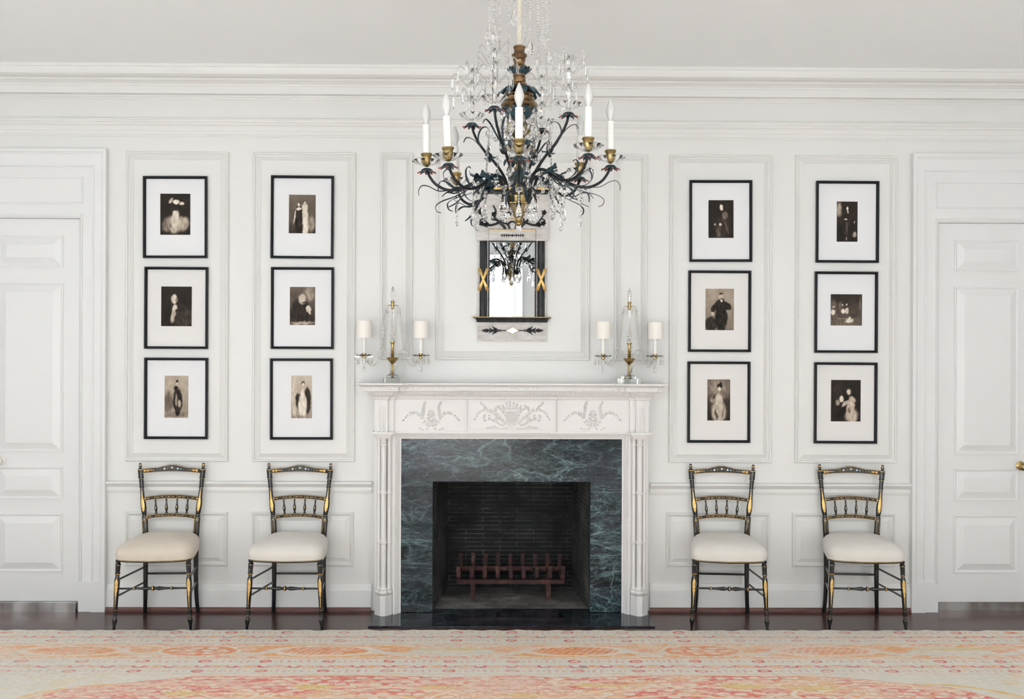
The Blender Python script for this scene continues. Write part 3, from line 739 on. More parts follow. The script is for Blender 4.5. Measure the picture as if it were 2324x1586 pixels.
# ------------------------------------------------------------------ rug, painted thread by thread as vertex colours
def vnoise(x, y, seed=0):
    """smooth value noise for arrays"""
    xi = np.floor(x).astype(np.int64); yi = np.floor(y).astype(np.int64); xf = x-xi; yf_ = y-yi
    def h(a, b):
        n = (a*374761393+b*668265263+seed*974711) & 0x7fffffff
        n = ((n ^ (n >> 13))*1274126177) & 0x7fffffff
        return ((n ^ (n >> 16)) & 0xffff)/65535.0
    u = xf*xf*(3-2*xf); v_ = yf_*yf_*(3-2*yf_)
    return (h(xi, yi)*(1-u)+h(xi+1, yi)*u)*(1-v_)+(h(xi, yi+1)*(1-u)+h(xi+1, yi+1)*u)*v_
def fbm(x, y, seed=0, o=3):
    s = 0; a = 1; t = 0
    for i in range(o): s = s+a*vnoise(x*2**i, y*2**i, seed+i); t += a; a *= .55
    return s/t
def srgb(c): return np.array([((k/255.)/12.92 if k/255. <= .04045 else ((k/255.+.055)/1.055)**2.4) for k in c])
def smooth(a, b, x): t = np.clip((x-a)/(b-a), 0, 1); return t*t*(3-2*t)

RUG_Y = 0.485                    # far edge in front of the wall
RX0, RX1, RV1 = -4.4, 4.6, 8.3
xs = np.concatenate([np.linspace(RX0, -2.78, 60, endpoint=False), np.linspace(-2.78, 2.88, 1440, endpoint=False), np.linspace(2.88, RX1, 60)])
vsn = np.concatenate([np.linspace(0, 1.24, 235, endpoint=False), np.linspace(1.24, 2.3, 110, endpoint=False), np.linspace(2.3, RV1, 60)])
U, V = np.meshgrid(xs, vsn)
def rug_colour(u, v):
    u = u-.07
    cream = srgb((216, 206, 190)); gray = srgb((203, 201, 191)); red = srgb((196, 62, 56)); pink = srgb((210, 124, 102)); orange = srgb((214, 146, 70)); peach = srgb((218, 174, 134)); gold = srgb((212, 178, 92)); oliv = srgb((196, 178, 112)); rose = srgb((200, 74, 92))
    u0_ = u; u = u+.030*(fbm(u*5, v*7, 13)-.5); wu = u+.012*(fbm(u*9, v*9, 3)-.5); wv = v+.016*(fbm(u*8, v*8, 9)-.5)+.010*(fbm(u*26, v*34, 10, 3)-.5)
    C = np.empty(u.shape+(3,)); C[:] = gray
    nz = fbm(u*3, v*5, 1)[..., None]; C = C*(1-nz*.6)+cream*nz*.6
    fade = np.clip(.55+.45*smooth(.28, .62, fbm(u*1.1+4, v*1.6, 5)), 0, 1)*(1-.35*smooth(1.0, 2.6, -u))   # worn paler towards the left
    wn = fbm(u*24, v*46, 77, 4); worn = .62+.62*smooth(.30, .62, wn)+.25*(np.random.RandomState(9).rand(*u.shape)-.5)
    def put(mask, c, k=1.0):
        nonlocal C
        a = np.clip(mask*k*fade*worn, 0, 1)[..., None]; C = C*(1-a)+c*a
    def ell(cx, cv, rx, rv, soft=.25, per=None):
        du = u-cx
        if per: du = (du+per/2) % per-per/2
        d = np.sqrt((du/rx)**2+((wv-cv)/rv)**2); return 1-smooth(1-soft, 1+soft, d)
    def ringm(cx, cv, rx, rv, wd, per=None):
        du = wu-cx
        if per: du = (du+per/2) % per-per/2
        d = np.sqrt((du/rx)**2+((wv-cv)/rv)**2); return 1-smooth(wd*.5, wd, abs(d-1))
    def band(a, b): return (smooth(a-.004, a+.004, v)*(1-smooth(b-.004, b+.004, v)))
    # guard bands with rosettes, dashes and palmettes
    keep_u, keep_wu = u, wu; u = u*1.5; wu = wu*1.5
    for a, per0 in ((0.0, .475), (.535, .475)):
        mid = a+.125
        for row, sh in ((a+.045, 0), (a+.205, 0)):
            put(ringm(.0, row, .040, .017, .42, per0), red); put(ell(0, row, .014, .007, .4, per0), orange, .9)
            for k in (-.028, .028):
                for j in (-.011, .011):
                    for c0 in (.155, .295): put(ell(c0+k, row+j, .013, .0055, .4, per0), red, .8)
            put(ell(.0825, row, .012, .009, .4, per0), orange, .9); put(ell(.225, row, .012, .009, .4, per0), orange, .8); put(ell(.37, row, .012, .009, .4, per0), orange, .9)
        put(ringm(.12, mid+.010, .062, .022, .26, per0/2), pink, .7); put(ell(.12, mid+.006, .036, .013, .4, per0/2), orange, .8)
        put(ringm(0, mid-.004, .040, .022, .40, per0/2)*(wv > mid-.010), red, .95)
        for k in (-.03, 0, .03): put(ell(k, mid+.020, .010, .008, .5, per0/2), rose, .8)
        put(ell(.06, mid-.01, .05, .006, .6, per0/2), oliv, .5)
    u, wu = keep_u, keep_wu
    for a in (.262, .268, .527, .533, .788): put(band(a-.003, a+.003), orange, .75)
    # main border: lacy orange ground, lobed cartouches alternating with plain ones
    B = band(.268, .527)
    lace = 1-smooth(.012, .045, abs(fbm(u*22, v*30, 21, 2)-.5)); lace2 = smooth(.5, .56, fbm(u*52, v*60, 31, 2)); drift = smooth(.42, .62, fbm(u*1.7, v*3, 33))
    put(B, cream, .6); put(B, peach, .25); put(B*lace, red*.45+pink*.55, .85); put(B*lace2*drift, orange, .75); put(B*lace2*(1-drift), pink, .55)
    per = 1.34; c1 = .34
    E = ell(c1, .397, .60, .118, .06, per)
    put(B*E, peach, .55); put(B*E*smooth(.46, .56, fbm(u*7, v*16, 41)), orange, .80); put(B*E*lace, pink, .5)
    put(B*ringm(c1, .397, .60, .118, .05, per), cream, 1.); put(B*ringm(c1, .397, .56, .108, .035, per), gold, .8)
    put(B*ringm(c1, .397, .27, .085, .16, per), cream, 1.); put(B*ell(c1, .397, .235, .068, .1, per)*smooth(.35, .65, np.sin((u+v*.6)*150)*.5+.5), red*.5+orange*.5, .75)
    du = (u-c1+per/2) % per-per/2
    leaf = 1-smooth(.010, .022, abs((wv-.397)-.055*np.sin(np.clip((abs(du)-.27)/.30, 0, 1)*PI*1.2)*np.sign(.5))-.012*(1-np.clip((abs(du)-.27)/.3, 0, 1)))
    put(B*leaf*(abs(du) > .26)*(abs(du) < .56), gray, 1.)
    E2 = ell(c1+per/2, .397, .20, .090, .08, per*2); put(B*E2, orange*.6+red*.4, .8)
    for kx in (-.13, -.045, .045, .13):
        for kv in (-.045, 0, .045):
            if abs(kx) > .1 and kv: continue
            put(B*ell(c1+per/2+kx+(.02 if kv else 0), .397+kv, .032, .014, .3, per*2), cream, 1.)
    put(B*ringm(c1+per/2, .397, .215, .098, .06, per*2), cream, .9)
    E3 = ell(c1-per/2, .405, .22, .088, .1, per*2); put(B*E3, gray, .95); put(B*ell(c1-per/2-.02, .372, .20, .017, .3, per*2), gold, .95)
    put(B*ell(c1-per/2+.10, .362, .10, .014, .3, per*2), oliv*.5+gold*.5, .95)
    # field: scalloped coral ground with cream blossoms and vines
    e = abs(u)
    edge = .80+.020*np.sin(e*5.4+.5)+.030*abs(np.sin(e*2.35))+.16*smooth(1.50, 2.05, e)+1.5*smooth(1.95, 2.9, e)**1.5
    Fm = smooth(edge-.006, edge+.006, wv)
    put((v > .79)*(1-Fm)*smooth(.6, .7, fbm(u*6, v*10, 61)), gold, .35)
    ground = pink*.55+red*.45
    put(Fm, ground, .92); put(Fm*smooth(.50, .62, fbm(u*2.4, v*4.2, 51)), oliv*.5+orange*.3+cream*.2, .75); put(Fm*smooth(.58, .66, fbm(u*13, v*20, 55)), peach, .55)
    # blossoms on a jittered lattice
    gx, gv = .088, .046
    row = np.floor(v/gv); uu = u+(row % 2)*gx/2; cellx = np.floor(uu/gx)
    jx = (np.sin(cellx*12.9898+row*78.233)*43758.5453) % 1; jv = (np.sin(cellx*39.3+row*11.1)*24634.63) % 1
    dx = (uu/gx-cellx-.5-(jx-.5)*.35)*gx; dv = (v/gv-row-.5-(jv-.5)*.3)*gv
    dd = np.sqrt((dx/(.030+.010*jx))**2+(dv/(.0150+.004*jv))**2)
    keep = (jx > .18); rag = .18*(fbm(u*60, v*90, 91, 2)-.5); put(Fm*keep*(1-smooth(.95, 1.15, dd+rag)), red, .5); put(Fm*keep*(1-smooth(.80, .98, dd+rag)), cream, 1.); put(Fm*keep*(1-smooth(.14, .30, dd)), oliv, .7)
    # vines: broad arcs and ovals
    for cx, cv, rx, rv, wd in ((-.70, 1.27, .52, .30, .020), (.75, 1.27, .55, .30, .020), (0.0, 1.20, .40, .22, .024), (-1.35, 1.33, .36, .26, .03), (1.42, 1.33, .38, .26, .03), (-.70, 1.25, .30, .15, .05), (.75, 1.25, .30, .15, .05), (0, .93, .26, .075, .05), (-.72, .86, .95, .10, .025), (.80, .86, .95, .10, .025), (-1.7, 1.1, .5, .16, .03), (1.8, 1.1, .5, .16, .03)):
        put(Fm*ringm(cx, cv, rx, rv, wd*2.2), orange, .6); put(Fm*ringm(cx, cv, rx, rv, wd*1.2), cream, 1.)
    for f_, ph, am, base in ((3.1, .4, .07, .90), (4.3, 2.0, .06, .98), (2.6, 1.2, .09, 1.08), (5.2, .3, .05, 1.17), (3.7, 2.7, .07, 1.27)):
        ln_ = abs(wv-(base+am*np.sin(wu*f_*2+ph)+.02*np.sin(wu*13+ph)))
        put(Fm*(1-smooth(.007, .013, ln_)), orange, .6); put(Fm*(1-smooth(.004, .008, ln_)), cream, 1.)
    for cx, cv, rx, rv in ((-.35, .99, .12, .022), (.42, .96, .14, .022), (-.95, .98, .10, .03), (1.10, .97, .12, .03), (.05, 1.10, .08, .03), (-1.55, 1.07, .10, .03), (1.45, 1.0, .12, .03)):
        put(Fm*ell(cx, cv, rx, rv, .25), gold*.5+oliv*.5, .95)
    put(ringm(-1.9, 1.30, .42, .35, .05)*(1-Fm), gold*.7+orange*.3, .85); put(ringm(2.0, 1.30, .42, .35, .05)*(1-Fm), gold*.8+orange*.2, .9)
    put(Fm*(1-smooth(edge+.0, edge+.016, wv)), red*.6+orange*.4, .7)
    vein_ = (1-smooth(.008, .03, abs(fbm(u*30, v*44, 161, 2)-.5)))*(v > .79)*.55*Fm; C = C*(1-vein_[..., None])+(red*.8+oliv*.2)*vein_[..., None]
    for sx_, sv_, sr in ((.357, .665, .012), (.372, .675, .009), (.352, .69, .007), (.345, .655, .006)):
        k_ = (1-smooth(.6, 1.1, np.sqrt(((u0_-sx_)/sr)**2+((v-sv_)/sr)**2)))[..., None]*.85; C = C*(1-k_)+srgb((62, 70, 84))*k_
    gz_ = smooth(.46, .70, fbm(u*55, v*80, 141, 2))[..., None]*.20; C = C*(1-gz_)+cream*gz_
    far = smooth(1.25, 1.9, v)[..., None]; C = C*(1-far*.8)+srgb((214, 214, 210))*far*.8  # part out of view paled to bounce neutral light up to the ceiling
    th = np.random.RandomState(5).rand(*u.shape)[..., None]; C = C*(.86+.20*fbm(u*60, v*110, 71, 2)[..., None]+.08*th)
    spk = ((fbm(u*70, v*70, 81, 2) > .66)*(v > .79)*.35)[..., None]; C = C*(1-spk)+cream*spk
    return C*1.13
cols = rug_colour(U, V)
edge_w = .006*np.sin(U*21+3*np.sin(U*7))+.004*np.sin(U*53)
Yw = -(RUG_Y+V+edge_w*np.clip(1-V/.06, 0, 1))
Zw = .010+.0018*vnoise(U*40, V*40, 5)+.0035*vnoise(U*9, V*3, 8)*np.clip(1-V/.05, 0, 1)
nu, nv = len(xs), len(vsn)
co = np.stack([U, Yw, Zw], -1).reshape(-1, 3)
# skirt down to the floor
ring = np.concatenate([np.arange(nu), np.arange(1, nv)*nu+nu-1, (nv-1)*nu+np.arange(nu-2, -1, -1), np.arange(nv-2, 0, -1)*nu])
low = co[ring].copy(); low[:, 2] = .0005
idx = np.arange(nv*nu).reshape(nv, nu)
q = np.stack([idx[:-1, :-1], idx[1:, :-1], idx[1:, 1:], idx[:-1, 1:]], -1).reshape(-1, 4)
nr = len(ring); b0 = nv*nu; nx_ = np.roll(np.arange(nr), -1)
sk = np.stack([ring, ring[nx_], b0+nx_, b0+np.arange(nr)], -1)
allf = np.concatenate([q, sk]); allco = np.concatenate([co, low])
me = bpy.data.meshes.new('area_rug'); me.vertices.add(len(allco)); me.vertices.foreach_set('co', allco.ravel())
me.loops.add(allf.size); me.loops.foreach_set('vertex_index', allf.ravel().astype(np.int32))
me.polygons.add(len(allf)); me.polygons.foreach_set('loop_start', np.arange(0, allf.size, 4, dtype=np.int32))
me.update(calc_edges=True); me.validate()
ca = me.color_attributes.new('Col', 'FLOAT_COLOR', 'POINT')
cc = np.ones((len(allco), 4), dtype=np.float32); cc[:nv*nu, :3] = cols.reshape(-1, 3); cc[nv*nu:, :3] = srgb((190, 180, 165))
ca.data.foreach_set('color', np.clip(cc, 0, 1).ravel())
rugm = vcol('wool_pile', 0.95)
n_, l_, b_ = nodes(rugm); b_.inputs['Sheen Weight'].default_value = 0.15
bump(rugm, noise(rugm, coords(rugm), 240, 3, 0.7).outputs[0], 0.5, 0.003)
me.materials.append(rugm)
me.polygons.foreach_set('use_smooth', np.ones(len(me.polygons), dtype=bool))
rug = bpy.data.objects.new('area_rug', me); COL.objects.link(rug)
tag(rug, 'large faded coral and cream oriental rug covering the floor in front of the chairs', 'rug')

# ------------------------------------------------------------------ chairs
def make_chair():
    r = empty('side_chair'); ML = [lacq, gilt, pearl, olive]
    ZS = .405
    def gline(m, pts, rad=.0012): m.tube(pts, rad, 5, 1)
    # front legs, turned
    for q in (-1, 1):
        m = MB()
        pf = [(0, .0035, .0), (.010, .0065, 0), (.035, .0095, 0), (.052, .0135, 0), (.062, .0150, 0), (.072, .0125, 0), (.078, .0095, 0), (.081, .0120, 1), (.085, .0120, 0), (.090, .0105, 0), (.118, .0125, 0), (.121, .0145, 1), (.126, .0145, 0), (.131, .0115, 0),
              (.17, .0125, 0), (.22, .0145, 0), (.27, .0160, 0), (.295, .0150, 0), (.310, .0110, 0), (.316, .0105, 0), (.320, .0145, 0), (.325, .0150, 1), (.330, .0130, 0), (.334, .0130, 0), (.372, .0145, 0), (.375, .0165, 1), (.380, .0155, 0), (.386, .0115, 0), (.395, .0150, 0), (ZS, .0150, 0)]
        bx_, tx_, by_, ty_ = q*.217, q*.198, -.200, -.182
        n = 16; rs = []; mi = []
        for z, rr, c in pf:
            t = z/ZS; cx, cy = bx_+(tx_-bx_)*t**.8, by_+(ty_-by_)*t
            rs.append([(cx+rr*math.cos(2*PI*j/n), cy+rr*math.sin(2*PI*j/n), z) for j in range(n)]); mi.append(c)
        for i in range(len(rs)-1): m.rings([rs[i], rs[i+1]], int(mi[i+1] == 1), i == 0, i == len(rs)-2)
        # gilt leaf on the swelling
        def gleaf(zlo, zhi, cx0, yy, base, rfun, q_=1):
            rr = []
            N = 14
            for i in range(N+1):
                t = i/N; z = zlo+(zhi-zlo)*t
                cx, cy = cx0(z)
                wv_ = rfun(t)*(1-.22*(i % 2))
                R_ = base(z)+.0012; a = min(1.25, wv_/R_)
                rr.append([(cx+R_*math.sin(-a), cy-R_*math.cos(a), z), (cx+R_*math.sin(-a*.4), cy-R_*math.cos(a*.4)-.0008, z), (cx+R_*math.sin(a*.4), cy-R_*math.cos(a*.4)-.0008, z), (cx+R_*math.sin(a), cy-R_*math.cos(a), z)])
            m.rings(rr, 1, False, False, closed=False)
        zi = [p[0] for p in pf]; ri = [p[1] for p in pf]
        gleaf(.135, .300, lambda z: (bx_+(tx_-bx_)*(z/ZS)**.8, by_+(ty_-by_)*z/ZS), 0, lambda z: float(np.interp(z, zi, ri)), lambda t: float(np.interp(t, [0, .35, .6, .8, .93, 1], [.0015, .003, .009, .012, .008, .001])))
        m.build('front_leg', ML, r, 40)
    # rear legs, curved
    for q in (-1, 1):
        m = MB(); P = spline([(q*.160, .200, 0), (q*.154, .188, .10), (q*.151, .181, .24), (q*.152, .180, ZS+.02)], 6)
        m.tube(P, [.0115+.0045*i/(len(P)-1) for i in range(len(P))], 12)
        m.build('rear_leg', ML, r, 50)
    # seat rail and pad
    def outline(s, n=44):
        c = []
        for j in range(n):
            a = 2*PI*j/n; cx, cy = math.cos(a), math.sin(a); e = .36
            x = math.copysign(abs(cx)**e, cx); y = math.copysign(abs(cy)**e, cy)
            t = (y+1)/2                               # 0 front, 1 back
            hw = .228*(1-t)+.170*t
            c.append((x*hw*s, (-.215*(1-t)+.205*t if y < 0 or True else 0)*s-.012*(1-t)*(1-abs(x))*s*2))
        return c
    m = MB(); m.rings([[(x, y, z) for x, y in outline(s)] for s, z in ((.95, ZS-.012), (.985, ZS-.010), (.99, ZS-.002), (.975, ZS+.002))]); 
    o_ = outline(.995); gl = [(x, y, ZS-.002) for x, y in o_]; gline(m, gl+[gl[0]], .0011)
    m.build('seat_rail', ML, r, 40)
    m = MB()
    prof_ = [(1.0, ZS+.0005), (1.012, ZS+.004), (1.030, ZS+.022), (1.030, ZS+.042), (1.005, ZS+.058), (.94, ZS+.073), (.84, ZS+.086), (.66, ZS+.096), (.42, ZS+.102), (.2, ZS+.104), (.02, ZS+.1045)]
    m.rings([[(x, y, z+.012*((y+.2)/.4)*min(1, (z-ZS)/.05)) for x, y in outline(s)] for s, z in prof_])
    sp_ = m.build('seat_pad', linen_w, r, 80)
    m = MB(); o_ = outline(1.004); gl = [(x*1.008, y*1.008, ZS+.006) for x, y in o_]; m.tube(gl+[gl[0]], .0030, 6); m.build('piping', linen_w, sp_, 80)
    # back posts
    def post_c(z, q):
        hx = float(np.interp(z, [.42, .47, .52, .58, .64, .72, .90], [.146, .151, .154, .158, .165, .174, .190]))
        yy = float(np.interp(z, [.42, .50, .60, .75, .92], [.178, .180, .184, .190, .196]))
        return q*hx, yy
    for q in (-1, 1):
        m = MB()
        pf = [(.42, .0185, 0), (.47, .0185, 0), (.53, .0180, 0), (.565, .0180, 0), (.588, .0160, 0), (.590, .0175, 1), (.594, .0175, 0), (.597, .0125, 0), (.605, .0120, 0), (.609, .0140, 0), (.618, .0150, 0), (.640, .0170, 0), (.662, .0175, 0), (.69, .0155, 0), (.72, .0125, 0), (.765, .0115, 0), (.768, .0145, 1), (.773, .0145, 0), (.776, .0120, 0), (.822, .0135, 0),
              (.825, .0170, 1), (.831, .0170, 0), (.834, .0155, 0), (.872, .0165, 0), (.876, .0185, 0), (.880, .0180, 1), (.884, .0120, 0), (.888, .0080, 0), (.894, .0075, 0), (.896, .0105, 0), (.903, .0105, 0), (.909, .0085, 1), (.912, .0085, 0), (.917, .0050, 0), (.919, .0005, 0)]
        n = 16; rs = [[(post_c(z, q)[0]+rr*math.cos(2*PI*j/n), post_c(z, q)[1]+rr*.8*math.sin(2*PI*j/n), z) for j in range(n)] for z, rr, c in pf]
        for i in range(len(rs)-1): m.rings([rs[i], rs[i+1]], int(pf[i+1][2] == 1), i == 0, i == len(rs)-2)
        zi = [p[0] for p in pf]; ri = [p[1] for p in pf]; rr_ = []
        N = 18
        for i in range(N+1):
            t = i/N; z = .622+(.762-.622)*t; cx, cy = post_c(z, q); R_ = float(np.interp(z, zi, ri))
            wv_ = float(np.interp(t, [0, .07, .25, .45, .6, .8, 1], [.001, .007, .0125, .0105, .005, .0025, .0005]))*(1-.22*(i % 2)); a = min(1.2, wv_/R_); yo = R_*.8+.0014
            rr_.append([(cx+R_*math.sin(-a)*1.03, cy-yo*math.cos(a), z), (cx-R_*math.sin(a*.4), cy-yo*math.cos(a*.4), z), (cx+R_*math.sin(a*.4), cy-yo*math.cos(a*.4), z), (cx+R_*math.sin(a)*1.03, cy-yo*math.cos(a), z)])
        m.rings(rr_, 1, False, False, closed=False)
        for s_ in (-1, 1):
            gline(m, [(post_c(z, q)[0]+s_*.0095, post_c(z, q)[1]-.0135, z) for z in np.linspace(.50, .578, 6)], .0009)
        m.ball((post_c(.575, q)[0], post_c(.575, q)[1]-.0145, .575), (.005, .002, .006), 1, 6)
        for j in range(5):   # reeding on the top block
            a = (j-2)*.5; gline(m, [(post_c(z, q)[0]+.0165*math.sin(a), post_c(z, q)[1]-.0135*math.cos(a), z) for z in (.836, .870)], .0007) if j in () else None
        m.build('back_post', ML, r, 40)
    # back rails: arched boards
    def rail(name, zc, rise, hh, top=False):
        m = MB(); N = 40; xL, yL = post_c(zc, -1); F_, T_, B_, rs = [], [], [], []
        hw = -xL-.008
        fr = []
        for i in range(N+1):
            s = -1+2*i/N; x = s*hw; ar = rise*(1-s*s); zl_, zh_ = zc+ar-hh, zc+ar+hh
            if top:
                zh_ += .014*math.exp(-(s/.18)**4)+.008*math.exp(-((abs(s)-.26)/.13)**2)
                zl_ += .002
            y = yL+.012*(1-s*s)+(.238-.205)/.15*0
            rs.append([(x, y-.008, zl_), (x, y-.009, zh_), (x, y+.008, zh_), (x, y+.008, zl_)]); fr.append((x, y-.0095, zl_, zh_))
        m.rings(rs)
        gline(m, [(x, y, zl_+.0015) for x, y, zl_, zh_ in fr]); gline(m, [(x, y, zh_-.0015) for x, y, zl_, zh_ in fr])
        if top:
            for s, rr, c in ((0, .0062, 2), (-.235, .0062, 2), (.235, .0062, 2), (-.125, .0058, 3), (.125, .0058, 3), (-.40, .0045, 3), (.40, .0045, 3), (-.33, .0045, 3), (.33, .004, 2), (-.50, .004, 3), (.50, .004, 3), (-.57, .0032, 2), (.57, .0032, 3), (0.06, .006, 3), (-.06, .006, 3)):
                i = int((s+1)/2*N); x, y, a, b = fr[i]; m.ball((x, y, (a+b)/2+(.003 if abs(s) < .1 else 0)), (rr, .0016, rr), c, 8)
            for q in (-1, 1):
                for s, dz_, rx, rz in ((.78, 0, .011, .0065), (.70, .001, .007, .004), (.86, -.001, .006, .0075), (.63, 0, .004, .003)):
                    i = int((q*s+1)/2*N); x, y, a, b = fr[i]; m.ball((x, y, (a+b)/2+dz_), (rx, .0014, rz), 1, 8)
                i = int((q*.89+1)/2*N); x, y, a, b = fr[i]
                gline(m, [(x+q*.007*math.cos(t), y-.0008, (a+b)/2+.007*math.sin(t)) for t in np.linspace(0, 5, 12)], .0012)
        else:
            for s in (-.6, -.2, .2, .6):
                i = int((s+1)/2*N); x, y, a, b = fr[i]; gline(m, [(x, y-.0008, a+.001), (x, y-.0008, b-.001)], .0011)
            for s in (-.82, -.48, -.32, -.08, .08, .32, .48, .82):
                i = int((s+1)/2*N); x, y, a, b = fr[i]; m.ball((x, y, (a+b)/2), (.011, .0012, .0022), 1, 6)
            for s in (-.95, .95):
                i = int((s+1)/2*N); x, y, a, b = fr[i]; m.ball((x, y, (a+b)/2), (.0055, .0015, .0055), 1, 6)
        m.build(name, ML, r, 30)
        return fr
    rail('crest_rail', .868, .010, .0145, True)
    f2 = rail('middle_rail', .700, .013, .0115); f3 = rail('lower_rail', .588, .013, .0105)
    for s in (-.6, -.2, .2, .6):
        i = int((s+1)/2*40); a, b = f3[i], f2[i]; p0 = Vector((a[0], a[1]+.008, a[3]-.002)); p1 = Vector((b[0], b[1]+.008, b[2]+.002))
        m = MB(); pr = [(0, .0085), (.06, .0085), (.10, .0055), (.16, .0058), (.30, .0088), (.42, .0096), (.55, .0070), (.68, .0052), (.95, .0048), (1, .0062)]
        m.tube([p0.lerp(p1, t) for t, _ in pr], [k for _, k in pr], 10)
        c_ = p0.lerp(p1, .42); m.ball((c_.x, c_.y-.0085, c_.z), (.0028, .0018, .009), 1, 6)
        m.build('spindle', ML, r, 50)
    # stretchers
    def fl(q, z): t = z/ZS; return Vector((q*(.217+(.198-.217)*t**.8), -.200+.018*t, z))
    def rl(q, z): return Vector((q*.1525, float(np.interp(z, [0, .1, .24, .43], [.200, .188, .181, .180])), z))
    for z in (.288, .195):
        for q in (-1, 1):
            m = MB(); m.tube([fl(q, z), rl(q, z)], .0062, 10); m.build('side_stretcher', ML, r, 50)
    m = MB(); m.tube([rl(-1, .245), rl(1, .245)], .0065, 10); m.build('rear_stretcher', ML, r, 50)
    m = MB(); a, b = fl(-1, .240), fl(1, .240)
    pr = [(0, .0055), (.22, .0062), (.235, .0100), (.25, .0100), (.262, .0060), (.33, .0075), (.42, .0115), (.455, .0080), (.470, .0060), (.485, .0120), (.5, .0140), (.515, .0120), (.53, .0060), (.545, .0080), (.58, .0115), (.67, .0075), (.738, .0060), (.75, .0100), (.765, .0100), (.78, .0062), (1, .0055)]
    m.tube([a.lerp(b, t) for t, _ in pr], [k for _, k in pr], 12)
    for t in (.2425, .7575, .5): c_ = a.lerp(b, t); m.tube([c_-Vector((.0025, 0, 0)), c_+Vector((.0025, 0, 0))], .0108 if t != .5 else .0145, 12, 1)
    m.build('front_stretcher', ML, r, 50)
    return r
CH = [((-2.001, -.252, 0), .045, 'black and gilt chair with beige seat, nearest the left double door', None),
      ((-1.232, -.252, 0), -.02, 'black and gilt chair with pale seat, just left of the fireplace', None),
      ((1.347, -.252, 0), -.095, 'black and gilt chair with pale seat, just right of the fireplace', None),
      ((2.147, -.252, 0), -.09, 'black and gilt chair with pale seat, nearest the right double door', None)]
proto = make_chair()
for i, (loc, rz, lab, _) in enumerate(CH):
    c = proto if i == 0 else copy_tree(proto)
    c.location = loc; c.rotation_euler = (0, 0, rz)
    tag(c, lab, 'chair', 'black and gilt side chairs along the wall')
for ch in proto.children:
    if ch.name.startswith('seat_pad'):
        ch.data = ch.data.copy(); ch.data.materials[0] = linen_t
        for g in ch.children: g.data = g.data.copy(); g.data.materials[0] = linen_t

# ------------------------------------------------------------------ framed prints
SEP = [(0, (18, 15, 13)), (.25, (56, 49, 43)), (.5, (118, 106, 95)), (.75, (182, 168, 152)), (1, (232, 224, 212))]
def sepia(t):
    t = np.clip(t, 0, 1); xs_ = [s[0] for s in SEP]; cs = np.array([srgb(s[1]) for s in SEP])
    return np.stack([np.interp(t, xs_, cs[:, k]) for k in range(3)], -1)
